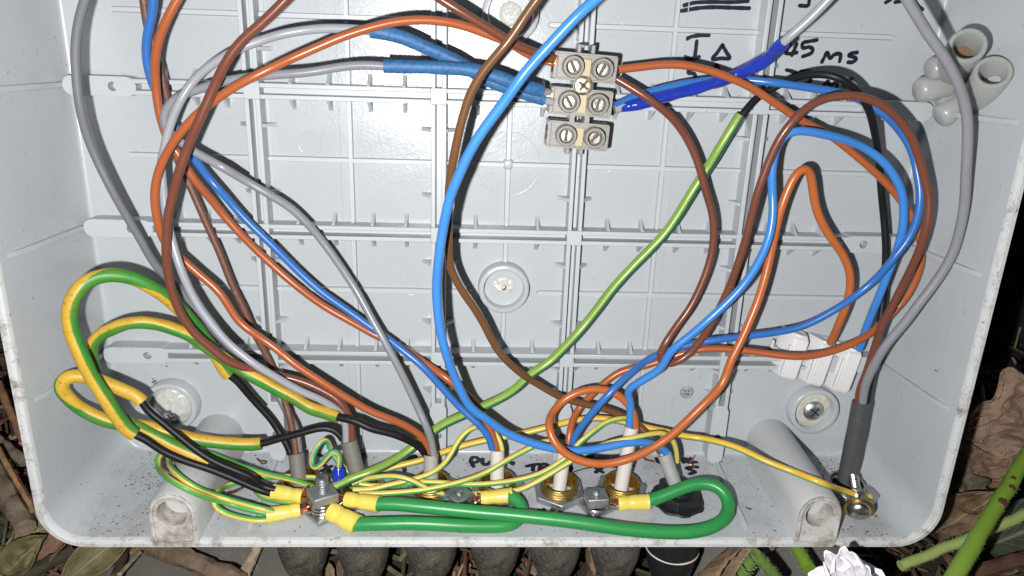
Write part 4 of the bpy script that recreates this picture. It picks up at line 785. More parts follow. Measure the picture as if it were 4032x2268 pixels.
# white flower in front of the rim
fc = L(106.0, 138.1, 64.0)
fw = Thing('white_flower', 'white flower with ruffled petals in front of the lower right rim', 'flower', fc)
M['petal'] = plastic('white_petal', (.80, .77, .83), .6, .0, var=.03, bs=.1)
def petal(tip, wd, seed, parent=None):
    mb = MB(); t = world(tip); b = world(fc); al = t - b
    up = (cam.matrix_world.translation - b).normalized()
    al_n = al.normalized(); side = al_n.cross(up).normalized(); up = side.cross(al_n)
    nu, nv = 22, 12; vs = []; fs = []
    for i in range(nu + 1):
        u = i / nu; w = wd * .001 * (.18 + .82 * (u ** .8)) * (1 if u < .85 else 1 - .35 * ((u - .85) / .15) ** 2) * .5
        for j in range(-nv, nv + 1):
            s = j / nv
            ruff = -.0005 * u * math.cos(s * 9.0) + .0006 * u * noise.noise(Vector((s * 3, u * 3, seed)))
            end = 1 + .05 * noise.noise(Vector((s * 4, seed, 0))) * u - .30 * abs(s) ** 2.5 * u
            vs.append(b + al * u * end + side * w * s + up * (.0030 * s * s * (1 - u * .3) + ruff + .0016 * u * u))
    m_ = 2 * nv + 1
    for i in range(nu):
        for j in range(m_ - 1): fs.append((i * m_ + j, i * m_ + j + 1, (i + 1) * m_ + j + 1, (i + 1) * m_ + j))
    mb.add(vs, fs)
    me = mesh_of('petal', mb, fw.at, True, False, 'world')
    o = link('petal', me, M['petal'], fw.o, None, 0, 0)
    s_ = o.modifiers.new('thickness', 'SOLIDIFY'); s_.thickness = .0003
petal(L(97.3, 118.2, 68.0), 11, 1.0)
petal(L(93.2, 121.2, 66.0), 9, 2.0)
petal(L(105.1, 123.2, 70.0), 13, 3.3)
petal(L(114.8, 132.3, 64.0), 12, 4.1)
petal(L(92.1, 133.4, 62.0), 11, 5.7)
petal(L(106.0, 127.3, 60.0), 11, 6.4)

# black pipe right of the box
pp_ = Vector((0.2911, 0.0490, 0.0000))
pipe = Thing('black_pipe', 'scuffed black plastic pipe with a collar standing right of the box', 'pipe', Vector((pp_.x, pp_.y, 0)), space='world')
M['black_pipe'] = plastic('scuffed_black_plastic', (.020, .020, .022), .34, .06, (.10, .10, .10), bs=.3, scale=380)
pb = MB(); lathe(pb, Vector((pp_.x, pp_.y, -.02)), EZ, [(.047, 0), (.047, .118), (.045, .12)], 48); pipe.part('pipe_body', pb, M['black_pipe'])
pb = MB(); lathe(pb, Vector((pp_.x, pp_.y, .1005)), EZ, [(.044, 0), (.054, .0), (.056, .003), (.056, .30), (.050, .302)], 48); pipe.part('collar', pb, M['black_pipe'])

# ================================================================== JUNCTION BOX
WX, DB, DT, H = 137.0, 129.4, -85.0, 45.0
def fl(h): return DB + .109 * h           # floor (bottom wall) at height h
def loop(h, off=0.0, n=9):
    hx = WX + .073 * h + off; b = DB + .109 * h + off; t = DT - .109 * h - off; r = 10.0 + off + .02 * h
    pts = []
    for cx, cd, a0 in ((hx - r, b - r, 0), (-hx + r, b - r, 90), (-hx + r, t + r, 180), (hx - r, t + r, 270)):
        for i in range(n + 1):
            a = math.radians(a0 + 90 * i / n)
            pts.append((cx + r * math.cos(a), cd + r * math.sin(a)))
    return pts
def loft(mb, secs):
    rows = [[L(x, d, h) for x, d in loop(h, o)] for (o, h) in secs]
    n = len(rows[0]); vs = [p for r in rows for p in r]; fs = []
    for j in range(len(rows) - 1):
        for i in range(n): fs.append((j * n + i, j * n + (i + 1) % n, (j + 1) * n + (i + 1) % n, (j + 1) * n + i))
    mb.add(vs, fs)
    return rows
jb = Thing('junction_box', 'light grey plastic junction box with ribbed back plate and cables entering below', 'junction box', L(0, DB + 8, 0))
mb = MB()
rows = loft(mb, [(0.0, -2.6), (-.01, -.002)])
n0 = len(rows[0]); mb.f.append(list(range(n0))[::-1]); mb.f.append([n0 + i for i in range(n0)])
plate = jb.part('back_plate', mb, M['plate'], smooth=False, sharp=30)
mb = MB()
loft(mb, [(-1.3, .003), (-.7, .12), (-.22, .5), (0.0, 1.2), (0.0, 15), (0.0, 30), (0.0, 41.0), (.05, 43.4)])
loft(mb, [(2.35, 43.2), (2.35, 20), (2.35, -2.6), (.02, -2.6)])
wall_ = jb.part('side_wall', mb, M['wall'], sharp=50)
mb = MB()
loft(mb, [(.055, 43.35), (.12, 44.2), (.32, 44.75), (.8, 44.95), (.95, 44.75), (1.15, 44.75), (1.3, 45.0), (2.5, 45.0), (2.75, 44.7), (2.8, 43.9), (2.8, 41.5), (2.34, 41.3)])
rim = jb.part('rim', mb, M['rim'], sharp=40)

# ---- ribs of the back plate: twin flanges with a groove between them
RH, FW, GV = 6.0, 1.4, 1.0        # rib height, flange width, half groove
XS = (-80.0, -22.56, 22.56, 80.0); DS = (-44.47, 0.0, 44.47, 88.93)
HW = GV + FW
def strip(mb, x0, x1, d0, d1, h0, h1, dr=.12):
    """A moulded bar: slight draft so that its sides catch the light."""
    a = [L(x0 - dr, d0 - dr, h0), L(x1 + dr, d0 - dr, h0), L(x1 + dr, d1 + dr, h0), L(x0 - dr, d1 + dr, h0),
         L(x0, d0, h1), L(x1, d0, h1), L(x1, d1, h1), L(x0, d1, h1)]
    mb.add(a, [(0, 1, 2, 3), (4, 7, 6, 5), (0, 4, 5, 1), (1, 5, 6, 2), (2, 6, 7, 3), (3, 7, 4, 0)])
def pad(mb, x0, x1, d0, d1, hole, rr=1.35):
    w = min(x1 - x0, d1 - d0) * .5
    pts = []
    if x1 - x0 > d1 - d0:
        c0, c1, cd = x0 + w, x1 - w, (d0 + d1) / 2
        pts = [L(c1 + w * math.cos(a), cd + w * math.sin(a), 0) for a in [math.radians(-90 + 18 * i) for i in range(11)]] + \
              [L(c0 + w * math.cos(a), cd + w * math.sin(a), 0) for a in [math.radians(90 + 18 * i) for i in range(11)]]
    else:
        c0, c1, cx = d0 + w, d1 - w, (x0 + x1) / 2
        pts = [L(cx + w * math.cos(a), c0 - w * math.sin(a), 0) for a in [math.radians(18 * i) for i in range(11)]] + \
              [L(cx - w * math.cos(a), c1 + w * math.sin(a), 0) for a in [math.radians(18 * i) for i in range(11)]]
    holed(mb, pts, L(hole[0], hole[1], 0), rr, OUT, .0, RH + .15)
    lathe(mb, L(hole[0], hole[1], 2.6), OUT, [(rr * 1.02, -.2), (rr * 1.02, 0), (0, .0)], 16)
ribs = []
def twin_rib(horizontal, c, a, b):
    mb = MB()
    for s in (-1, 1):
        u0, u1 = (c - HW, c - GV) if s < 0 else (c + GV, c + HW)
        if horizontal: strip(mb, a, b, u0, u1, 0.02, RH)
        else: strip(mb, u0, u1, a, b, 0.02, RH)
    if horizontal: strip(mb, a, b, c - GV - .05, c + GV + .05, 0.02, 1.6, 0)
    else: strip(mb, c - GV - .05, c + GV + .05, a, b, 0.02, 1.6, 0)
    o = jb.part('rib', mb, M['rib'], parent=plate, smooth=False, bevel=.22, sharp=40)
    return o
NODE = HW + .1
gus_mesh = {}
def gusset(parent, x, d, dx, dd):
    """A small triangular fin bracing a rib; alike fins share their mesh."""
    key = (dx, dd)
    if key not in gus_mesh:
        t = .72; mb = MB()
        o = L(0, 0, 0); w = Vector((dx, 0, -dd)); s = Vector((dd, 0, -dx)) if True else None
        ln, ht = 3.5, 4.6
        vs = []
        for k in (-1, 1):
            vs += [s * t * k, s * t * k + w * ln, s * (t * .7 * k) + w * (ln - .5) + OUT * .5, s * (t * .7 * k) + w * .2 + OUT * ht, s * (t * .7 * k) + OUT * ht]
        mb.add(vs, [(0, 1, 2, 3, 4), (9, 8, 7, 6, 5), (0, 5, 6, 1), (1, 6, 7, 2), (2, 7, 8, 3), (3, 8, 9, 4), (4, 9, 5, 0)])
        me = bpy.data.meshes.new('gusset')
        me.from_pydata([tuple(wdir(v) * .001) for v in mb.v], [], mb.f)
        bm = bmesh.new(); bm.from_mesh(me); bmesh.ops.recalc_face_normals(bm, faces=bm.faces); bm.to_mesh(me); bm.free()
        me.materials.append(M['rib']); gus_mesh[key] = me
    o = bpy.data.objects.new('gusset', gus_mesh[key]); col.objects.link(o); o.parent = parent
    o.location = world(L(x, d, 0.02)) - jb.at
pads = MB()
xe = [-137.0 + 20.5] + list(XS) + [137.0 - 20.5]
ve = [DT + 18] + list(DS) + [DB - 21.5]
for d in DS:
    for i in range(len(xe) - 1):
        a = xe[i] + (NODE if 0 < i else 0); b = xe[i + 1] - (NODE if i + 1 < len(xe) - 1 else 0)
        r = twin_rib(True, d, a, b)
        w = xe[i + 1] - xe[i]
        for fr in ((.2, .4, .62, .81) if 0 < i < len(xe) - 2 and abs(i - 2) != 0 else ((.27, .73) if i == 2 else (.25, .5, .75))):
            for s in (-1, 1): gusset(r, xe[i] + w * fr, d + s * HW, 0, s)
for x in XS:
    for i in range(len(ve) - 1):
        a = ve[i] + (NODE if 0 < i else 0); b = ve[i + 1] - (NODE if i + 1 < len(ve) - 1 else 0)
        r = twin_rib(False, x, a, b)
        w = ve[i + 1] - ve[i]
        for fr in (.24, .72):
            for s in (-1, 1): gusset(r, x + s * HW, ve[i] + w * fr, s, 0)
for x in XS:
    for d in DS:
        mb = MB(); strip(mb, x - NODE, x + NODE, d - NODE, d + NODE, 0.02, RH + .02, 0)
        jb.part('rib_crossing', mb, M['rib'], parent=plate, smooth=False, bevel=.2, sharp=40)
for d in DS:
    for s in (-1, 1):
        a, b = sorted((s * 136.4, s * (137 - 22.5)))
        mb = MB(); pad(mb, a, b, d - 2.95, d + 2.95, (s * 121.5, d))
        jb.part('screw_pad', mb, M['rib'], parent=plate, smooth=False, bevel=.2, sharp=40)
for x in XS:
    mb = MB(); pad(mb, x - 2.95, x + 2.95, DB - 23.5, DB + .2, (x, DB - 10.5))
    jb.part('screw_pad', mb, M['rib'], parent=plate, smooth=False, bevel=.2, sharp=40)
# low single ribs
def low_rib(x0, x1, d0, d1, ht=1.15):
    mb = MB(); w = .9
    ax = Vector((x1 - x0, 0, -(d1 - d0))).normalized(); pr = ax.cross(OUT)
    ring = []
    for c, a0 in ((L(x1, d1, 0), 0), (L(x0, d0, 0), math.pi)):
        for i in range(9):
            a = a0 - math.pi / 2 + math.pi * i / 8
            ring.append(c + ax * math.cos(a) * w + pr * math.sin(a) * w)
    n = len(ring); ctr = sum(ring, Vector()) / n
    vs = [p + OUT * .01 for p in ring]
    ins = []
    for k, (c, a0) in enumerate(((L(x1, d1, 0), 0), (L(x0, d0, 0), math.pi))):
        for i in range(9):
            a = a0 - math.pi / 2 + math.pi * i / 8
            ins.append(c + (ax * math.cos(a) + pr * math.sin(a)) * w * .72 + OUT * ht)
    mb.add(vs + ins, [tuple(range(n, 2 * n))] + [(i, (i + 1) % n, n + (i + 1) % n, n + i) for i in range(n)])
    jb.part('low_rib', mb, M['rib'], parent=plate, sharp=50)
for d in (-22.3, 21.4, 65.6):
    for a, b in ((-121, -83), (-77, -25.6), (25.6, 77), (83, 121)): low_rib(a, b, d, d)
    if d == 21.4: low_rib(-19.5, 19.5, d, d)
    else: low_rib(-19.5, -12, d, d); low_rib(12, 19.5, d, d)
for x in (-51.2, 51.2):
    for a, b in ((-41.4, -3.0), (3.0, 41.4), (47.5, 86), (92, 127)): low_rib(x, x, a, b, 1.05)
for a, b in ((3, 41.4), (47.5, 54.5), (73, 86)): low_rib(0, 0, a, b, 1.05)
for x in (-54.6, 54.8, -76.2, 76.4):
    mb = MB(); strip(mb, x - .12, x + .12, -80, 128, -.05, .09, .1); jb.part('mould_line', mb, M['plate'], parent=plate, smooth=False)
# flow discs and ejector marks
for x, d, r in ((-64.2, 16.5, 3.8), (-31.4, 21.2, 2.7), (-31.4, -23, 2.7), (31.2, 99.8, 2.5), (31.6, 21.2, 2.7), (31.8, -22.4, 2.7), (67.7, -22.4, 2.7), (31.5, 64.9, 2.5), (-32, 64.9, 2.6), (67, 65, 2.5), (-31, 100, 2.5), (0, 21.3, 10.6)):
    mb = MB(); lathe(mb, L(x, d, 0), OUT, [(r, -.05), (r - .06, .07), (r - .22, .07), (r - .3, -.05)], 48, closed=True)
    jb.part('ejector_mark', mb, M['plate'], parent=plate, sharp=60)
mb = MB(); lathe(mb, L(0, 21.3, 0), OUT, [(2.0, 0.0), (1.8, .9), (1.1, 1.5), (0, 1.6)], 20); jb.part('sprue_stub', mb, M['plate'], parent=plate)
# screw bosses with old silicone
def boss(x, d, label=None, screw=False, sil=1.0, r=9.0, seed=0, rise=0):
    mb = MB(); lathe(mb, L(x, d, 0), OUT, [(r + .3, .01), (r, 4.3), (r - .35, 4.6), (r - 1.5, 4.6), (r - 1.75, 4.3), (r - 1.9, 1.2), (0, 1.2)], 56)
    o = jb.part('screw_boss', mb, M['plate'], parent=plate, sharp=50)
    sb = MB(); rr = r - 2.0; n = 44; k = 14; vs = []; fs = []
    for j in range(k + 1):
        for i in range(n):
            t = 2 * math.pi * i / n; q = rr * sil * (j / k) * (1 + .10 * noise.noise(Vector((math.cos(t) * 1.3 + seed, math.sin(t) * 1.3, 0))))
            q = min(q, rr - .05)
            px, pd = q * math.cos(t), q * math.sin(t)
            zz = 1.35 + (1 - (j / k) ** 3) * (.6 + rise) + .55 * noise.noise(Vector((px * .55 + seed, pd * .55, seed))) + .22 * noise.noise(Vector((px * 1.8, pd * 1.8, seed)))
            vs.append(L(x + px, d + pd, max(1.25, zz) if j < k else 1.22))
    for j in range(k):
        for i in range(n): fs.append((j * n + i, j * n + (i + 1) % n, (j + 1) * n + (i + 1) % n, (j + 1) * n + i))
    sb.add(vs, fs); jb.part('silicone_plug', sb, M['silicone_clear'] if not screw else M['silicone'], parent=plate)
    return o
M['silicone_clear'] = frosted('clear_silicone', (.50, .51, .48), .16, .5, (.40, .36, .27))
boss(-.8, -25.0, sil=.55, r=8.6, seed=1, rise=.4)
boss(-.3, 63.4, sil=.6, r=8.6, seed=2)
boss(115.9, 108.9, screw=True, r=9.0, seed=3)
boss(-116.9, 109.5, sil=.98, r=9.2, seed=4, rise=2.0)
# screws in the plate
def pan_screw(name, label, c, ax, r, ht, mat, cross='slot', rot=0.0):
    th = Thing(name, label, 'screw', c)
    mb = MB(); lathe(mb, c, ax, [(r, 0), (r * .98, ht * .35), (r * .8, ht * .75), (r * .45, ht * .95), (0, ht)], 28); th.part('screw_head', mb, mat)
    a, b, ax = basis(ax); e = a * math.cos(rot) + b * math.sin(rot); f = ax.cross(e)
    mb = MB()
    for u, v in ((e, f), (f, e)) if cross == 'cross' else ((e, f),):
        box(mb, c + ax * (ht * .90), u, v, ax, r * .55, r * .07, ht * .10)
    th.part('drive_shade_bars', mb, M['black_nut_and_shade'], smooth=False)  # black bars painted as the shade of a drive that is not cut
    return th
pan_screw('pan_head_screw', 'shiny zinc cross head screw in the silicone plug at lower right', L(116.3, 109.4, 2.0), OUT, 3.9, 1.9, M['zinc'], 'cross', .9)
pan_screw('pan_head_screw', 'dark screw half buried in silicone at lower left', L(-117.3, 113.4, 2.0), (OUT + DOWN * .25).normalized(), 3.2, 2.2, M['steel'], 'cross', .4)
pan_screw('pan_head_screw', 'tiny dark screw tip showing in the silicone of the centre boss', L(-.2, 63.6, 1.7), OUT, .9, .9, M['steel'], 'slot', .4)
# ---- ribs on the side and bottom walls
def wall_rib(side, d):
    mb = MB(); w = .8
    for h0, h1 in ((6.2, 40.5),):
        p = []
        for h, lift in ((h0, 1.25), (h1 - 5.0, 1.0), (h1, .0)):
            x = side * (WX + .073 * h)
            for s in (-1, 1): p.append((L(x + side * .4, d + s * (w + .15) , h), L(x - side * lift, d + s * w, h)))
        vs = [q for pr in p for q in pr]
        # columns: 0 low-left base/top, 1 low-right base/top ...
        fs = []
        for k in range(2):
            a, b, c, e = 4 * k, 4 * k + 2, 4 * (k + 1), 4 * (k + 1) + 2
            fs += [(a + 1, b + 1, e + 1, c + 1), (a, a + 1, c + 1, c), (b, e, e + 1, b + 1)]
        fs.append((0, 2, 3, 1))
        mb.add(vs, fs)
    jb.part('wall_rib', mb, M['wall'], parent=wall_, smooth=False, bevel=.15)
for d in DS:
    for s in (-1, 1): wall_rib(s, d)
for x in (-80.9, 80.9):
    mb = MB(); vs = []
    for h, lift in ((4.0, 1.2), (36.5, 1.0), (40.7, 0.0)):
        for s in (-1, 1): vs += [L(x + s * .95, fl(h) + .4, h), L(x + s * .8, fl(h) - lift, h)]
    fs = []
    for k in range(2):
        a, b, c, e = 4 * k, 4 * k + 2, 4 * (k + 1), 4 * (k + 1) + 2
        fs += [(a + 1, c + 1, e + 1, b + 1), (a, c, c + 1, a + 1), (b, b + 1, e + 1, e)]
    fs.append((0, 1, 3, 2)); mb.add(vs, fs)
    jb.part('wall_rib', mb, M['wall'], parent=wall_, smooth=False, bevel=.15)
# ---- half-round lid screw posts
def post(x):
    mb = MB(); n = 20; rows = []
    for h in (0.02, 15, 30, 44.0, 45.1):
        r = 8.4 - .9 * h / 45 - (.5 if h > 45 else 0); cd = 122.6 + 1.9 * h / 45
        base = fl(h) + (1.0 if h < 44 else 2.2)
        row = [L(x + r, base, h)] + [L(x + r * math.cos(a), cd - r * math.sin(a), h) for a in [math.pi * i / n for i in range(n + 1)]] + [L(x - r, base, h)]
        rows.append(row)
    m = len(rows[0]); vs = [p for r in rows for p in r]; fs = []
    for j in range(len(rows) - 1):
        for i in range(m - 1): fs.append((j * m + i, j * m + i + 1, (j + 1) * m + i + 1, (j + 1) * m + i))
    mb.add(vs, fs)
    o = jb.part('screw_post', mb, M['post'], parent=wall_, sharp=50)
    # the soiled open end with its bore
    e = MB(); r = 7.0; cd = 124.5
    outl = [L(x + r, fl(45) + 2.2, 45.1)] + [L(x + r * math.cos(a), cd - r * math.sin(a), 45.1) for a in [math.pi * i / n for i in range(n + 1)]] + [L(x - r, fl(45) + 2.2, 45.1)]
    hc = L(x - .1, 124.4, 45.1)
    holed(e, outl, hc, 4.55, OUT, -1.0, .05, 48)
    jb.part('post_end', e, M['post_end'], parent=o, sharp=45, smooth=True)
    e = MB(); lathe(e, L(x - .1, 124.4, 44.2), OUT, [(4.3, -6.5), (4.42, -5.0), (4.5, -4.8), (4.56, .0)], 40)
    e.f = [f for f in e.f if len(f) == 4]
    jb.part('bore', e, M['bore'], parent=o, sharp=45)
    e = MB(); lathe(e, L(x - .1, 124.4, 38.6), OUT, [(4.35, -1.0), (4.35, 0), (0, 0)], 24); jb.part('bore_floor', e, M['post'], parent=o, sharp=45)
    # raised lip around the bore
    q = MB(); pts = [L(x + r * .9, fl(45) - 1.2, 45.4)] + [L(x + r * .9 * math.cos(a), cd - r * .9 * math.sin(a), 45.4) for a in [math.pi * i / 16 for i in range(17)]] + [L(x - r * .9, fl(45) - 1.2, 45.4)]
    tube(q, pts, .62, 8); jb.part('post_lip', q, M['post_end'], parent=o)
    # a recessed tab below the bore
    t = MB(); box(t, L(x, fl(45) - .4, 45.3), EX, DOWN, OUT, 5.2, .55, .45); jb.part('post_tab', t, M['post_end'], parent=o, smooth=False, bevel=.2)
post(-102.0); post(102.0)
# ---- embossed maker's panel
def emboss(txt, x, d, size, rot):
    cu = bpy.data.curves.new('t', 'FONT'); cu.body = txt; cu.size = size; cu.extrude = .20; cu.bevel_depth = .03; cu.align_x = 'CENTER'; cu.align_y = 'CENTER'; cu.resolution_u = 3
    tmp = bpy.data.objects.new('t', cu); col.objects.link(tmp)
    dg = bpy.context.evaluated_depsgraph_get(); me0 = bpy.data.meshes.new_from_object(tmp.evaluated_get(dg))
    mb = MB(); c, s = math.cos(rot), math.sin(rot)
    mb.add([L(x + v.co.x * c - v.co.y * s, d - (v.co.x * s + v.co.y * c), .10 + v.co.z) for v in me0.vertices], [tuple(p.vertices) for p in me0.polygons])
    bpy.data.objects.remove(tmp); bpy.data.curves.remove(cu); bpy.data.meshes.remove(me0)
    jb.part('embossed_letters', mb, M['rib'], parent=plate, smooth=False)
emboss('GEWISS', 59.8, 109.0, 3.1, math.pi / 2)
emboss('PATENTED', 63.9, 109.0, 1.75, math.pi / 2)
emboss('CE', 69.0, 113.0, 2.6, math.pi / 2)
emboss('GW2', 73.0, 96.6, 1.5, math.pi / 2)
mb = MB(); lathe(mb, L(68.6, 103.4, 0), OUT, [(2.9, .01), (2.88, .16), (2.6, .16), (2.58, .01)], 40)
strip(mb, 66.6, 70.6, 103.3, 103.5, .01, .15, .02); strip(mb, 68.5, 68.7, 101.0, 103.3, .01, .14, .02)
lathe(mb, L(68.6, 103.6, 0), OUT, [(1.75, .01), (1.73, .15), (1.5, .15), (1.48, .01)], 32)
jb.part('embossed_emblem', mb, M['rib'], parent=plate, sharp=60)
mb = MB(); lathe(mb, L(67.2, 96.3, 0), OUT, [(1.0, .01), (.95, .25), (0, .28)], 6); jb.part('mould_pin', mb, M['rib'], parent=plate, smooth=False)
for a in ((57.2, 74.5, 93.2, 93.45), (57.2, 74.5, 99.3, 99.5), (57.2, 57.4, 93.6, 120.5), (57.2, 73.0, 120.6, 120.8), (61.9, 62.05, 99.6, 120.5), (65.6, 65.75, 99.6, 120.5)):
    mb = MB(); strip(mb, *a, .01, .14, .03); jb.part('embossed_line', mb, M['rib'], parent=plate, smooth=False)

# ---- marker pen writing
def ribbon(mb, pts, w, n):
    """A flat pen stroke with rounded ends; n is the surface normal."""
    dense = []
    for i in range(len(pts) - 1):
        p0 = pts[max(0, i - 1)]; p1 = pts[i]; p2 = pts[i + 1]; p3 = pts[min(len(pts) - 1, i + 2)]
        for k in range(6):
            t = k / 6
            dense.append(.5 * ((2 * p1) + (p2 - p0) * t + (2 * p0 - 5 * p1 + 4 * p2 - p3) * t * t + (3 * p1 - p0 - 3 * p2 + p3) * t ** 3))
    dense.append(pts[-1])
    left = []; right = []
    for i, p in enumerate(dense):
        t = (dense[min(i + 1, len(dense) - 1)] - dense[max(i - 1, 0)]).normalized(); s = n.cross(t)
        q = w * (1 + .18 * noise.noise(Vector((i * .35, p.x, p.z))))
        left.append(p + s * q); right.append(p - s * q)
    t0 = (dense[0] - dense[1]).normalized(); t1 = (dense[-1] - dense[-2]).normalized()
    def capp(c, t):
        s = n.cross(t); return [c + (s * math.cos(a) + t * math.sin(a)) * w for a in [math.pi * k / 6 for k in range(1, 6)]]
    poly = left + capp(dense[-1], t1)[::1] + right[::-1] + capp(dense[0], t0)[::1]
    vs = left + right; m = len(left)
    mb.add(vs, [(i, i + 1, m + i + 1, m + i) for i in range(m - 1)])
    for c, t, a, b in ((dense[-1], t1, left[-1], right[-1]), (dense[0], t0, right[0], left[0])):
        cp = [a] + capp(c, t) + [b]; mb.add([c] + cp, [(0, i, i + 1) for i in range(1, len(cp))])
mb = MB()
for i, s in enumerate(INK_PLATE): ribbon(mb, [L(x, d, .045 + .004 * i) for x, d in s], .62, OUT)
jb.part('handwriting', mb, M['ink'], parent=plate, recalc=False, smooth=False, label='black marker writing with underlining, I triangle and 45 ms')
FN = Vector((0, -.109, 1)).normalized()
mb = MB()
for i, s in enumerate(INK_FLOOR): ribbon(mb, [L(x, d - .05 - .004 * i, h) for x, d, h in s], .85, FN)
jb.part('handwriting', mb, M['ink'], parent=wall_, recalc=False, smooth=False, label='black marker cable names along the bottom wall')

# ================================================================== CABLE GLANDS AND DUSTY GLAND BODIES
M['gland_dirty'] = None
def dusty():
    m, n, l, b = newmat('dusty_black_gland')
    tc = n.new('ShaderNodeTexCoord').outputs['Object']
    a = noise_node(n, l, 130, 7, .72, tc); f = noise_node(n, l, 900, 5, .8, tc)
    c = mixc(n, l, ramp(n, l, a.outputs[0], [(.36, 0.0), (.60, 1.0)]), (.016, .016, .017), (.095, .085, .068))
    c = mixc(n, l, ramp(n, l, f.outputs[0], [(.52, 0.0), (.68, .8)]), c, (.22, .19, .14))
    l.new(c, b.inputs['Base Color']); b.inputs['Roughness'].default_value = .92
    bump(n, l, b, f.outputs[0], .8, .0008)
    return m
M['gland_dirty'] = dusty()
M['gland_clean'] = plastic('black_gland_plastic', (.014, .014, .015), .4, .07, (.10, .09, .08), bs=.3)
UP = -DOWN
ORD = ('leftmost', 'second', 'third', 'fourth', 'fifth', 'sixth')
def gland(x, h, label, style='brass', body='dirty', rot=0.0, tilt=None):
    f = fl(h); th = Thing('cable_gland', label, 'cable gland', L(x, f, h), 'cable glands along the bottom wall')
    ax = FN; a0 = Vector((1, 0, 0)); b0 = ax.cross(a0).normalized()
    c = L(x, f, h)
    R = 9.4 if style == 'brass' else 8.0
    hexo = [c + (a0 * math.cos(rot + math.pi * k / 3) + b0 * math.sin(rot + math.pi * k / 3)) * R for k in range(6)]
    mb = MB(); holed(mb, hexo, c, 6.3 if style == 'brass' else 4.6, ax, .05, 2.4 if style == 'brass' else 4.2, 48)
    th.part('locknut', mb, M['zinc_dull'] if style != 'black' else M['black_nut_and_shade'], smooth=False, bevel=.3)
    mb = MB(); prof = [(5.3, -3.0), (5.3, 5.0), (5.6, 5.4), (6.1, 5.4)]
    z = 5.4
    if style == 'black': prof = [(3.6, -3), (3.6, 5.2), (4.5, 5.2)]; z = 5.2
    R0 = prof[-1][0]
    while z > .4:
        prof += [(R0 + .12, z - .15), (R0 + .14, z - .45), (R0 - .22, z - .75), (R0 - .22, z - .85)]; z -= 1.0
    prof += [(R0, -3.0)]
    lathe(mb, c, ax, prof, 48, closed=True); th.part('threaded_bush', mb, M['brass'] if style == 'brass' else (M['black_nut_and_shade'] if style == 'black' else M['steel']), sharp=40)
    if body:
        mb = MB(); cb = L(x, fl(h) + 2.36, h)
        n = 40; sides = 6
        lathe(mb, cb, -UP, [(9.3, 0), (9.5, 1.5), (9.6, 12), (9.3, 17), (8.7, 22), (7.4, 27), (6.4, 29.5), (5.6, 30), (5.4, 52)], n, jit=.035)
        th.part('gland_body', mb, M['gland_dirty'] if body == 'dirty' else M['gland_clean'])
        if body == 'clean':
            mb = MB(); lathe(mb, cb - UP * 17.5, -UP, [(8.9, -.25), (9.45, -.2), (9.5, .2), (8.9, .25)], 40, closed=True); th.part('cobweb_thread', mb, M['cut'])
    return th
GH = 22.6
gl_x = (-68.8, -47.6, -24.0, -1.2, 20.2, 41.9)
gland(gl_x[0], 21.2, 'leftmost brass gland, round the dark weathered grey cable', rot=.3)
gland(gl_x[1], 23.2, 'second brass gland from the left, behind the big square nut', rot=.1)
gland(gl_x[2], GH, 'brass gland round the taupe cable at lower centre left', rot=.5)
gland(gl_x[3], GH - 1.0, 'brass gland half hidden by green and yellow wires at lower centre', rot=.2)
gland(gl_x[4], GH, 'clearly visible brass gland left of the TR marking, round a cream cable', rot=.55)
gland(gl_x[5], GH, 'clearly visible brass gland under the PUSH marking with a bright yellow inside', rot=.2)
gland(61.6, 25.2, 'black nylon gland with the scuffed grey cable by the green loop', 'black', 'clean', .25)
sb = MB(); n_s = 60; vs = []; fs = []
for j, (rr_, zz_) in enumerate(((9.3, .04), (8.8, .5), (7.0, .7), (4.4, .7))):
    for i in range(n_s):
        a = 2 * math.pi * i / n_s; q = rr_ * (1 + (.09 if j < 2 else 0) * noise.noise(Vector((math.cos(a) * 2.6, math.sin(a) * 2.6, 1.0))) + (.05 if j < 2 else 0) * noise.noise(Vector((math.cos(a) * 9, math.sin(a) * 9, 4.0))))
        hh = 25.2 + q * math.sin(a); vs.append(L(61.6 + q * math.cos(a), fl(hh) - zz_ * (1 if j else .3), hh))
for j in range(3):
    for i in range(n_s): fs.append((j * n_s + i, j * n_s + (i + 1) % n_s, (j + 1) * n_s + (i + 1) % n_s, (j + 1) * n_s + i))
sb.add(vs, fs)
single('sealant_patch', sb, M['sealant'], 'ragged smear of black sealant round the black nylon gland', 'sealant', L(61.6, fl(25), 25.2))
gland(122.0, 22.5, 'steel gland below the charcoal cable at lower right', 'steel', None, .3)

# ================================================================== CABLES AND WIRES
def sheath(th, pts, r, mat, cutmat, name='sheath'):
    mb = MB(); ps = path(pts, .7, 1.0)
    tube(mb, ps, r, 22, hollow=2, wob=.05, seed=r * 3, mi_end=1)
    return th.part(name, mb, [mat, cutmat], sharp=50)
def core(th, run, r, mat, phase=0.0, twist=0.0, name='core', label=None, n=12, wob=0.0):
    mb = MB(); ps = path(RUN[run]); tube(mb, ps, r, n, phase, twist, wob=wob)
    o = th.part(name, mb, mat, sharp=60, label=label)
    return o, ps
def cover(th, parent, ps, i0, i1, r, mat, phase=0.0, twist=0.0, wob=0.08, name='sleeve', label=None, hollow=3, n=18, fade=None):
    i0, i1 = sorted((max(0, i0), min(len(ps) - 1, i1)))
    mb = MB(); tube(mb, ps[i0:i1 + 1], r, n, phase, twist, hollow=hollow, wob=wob, seed=i0 * .37)
    return th.part(name, mb, mat, parent=parent, sharp=60, label=label)
RW = 1.32
def cable(label, base, top, r, mat, cut, mid=None):
    th = Thing('cable', label, 'cable', L(*base), 'cables rising from the glands')
    sheath(th, [base] + ([mid] if mid else []) + [top], r, mat, cut)
    return th
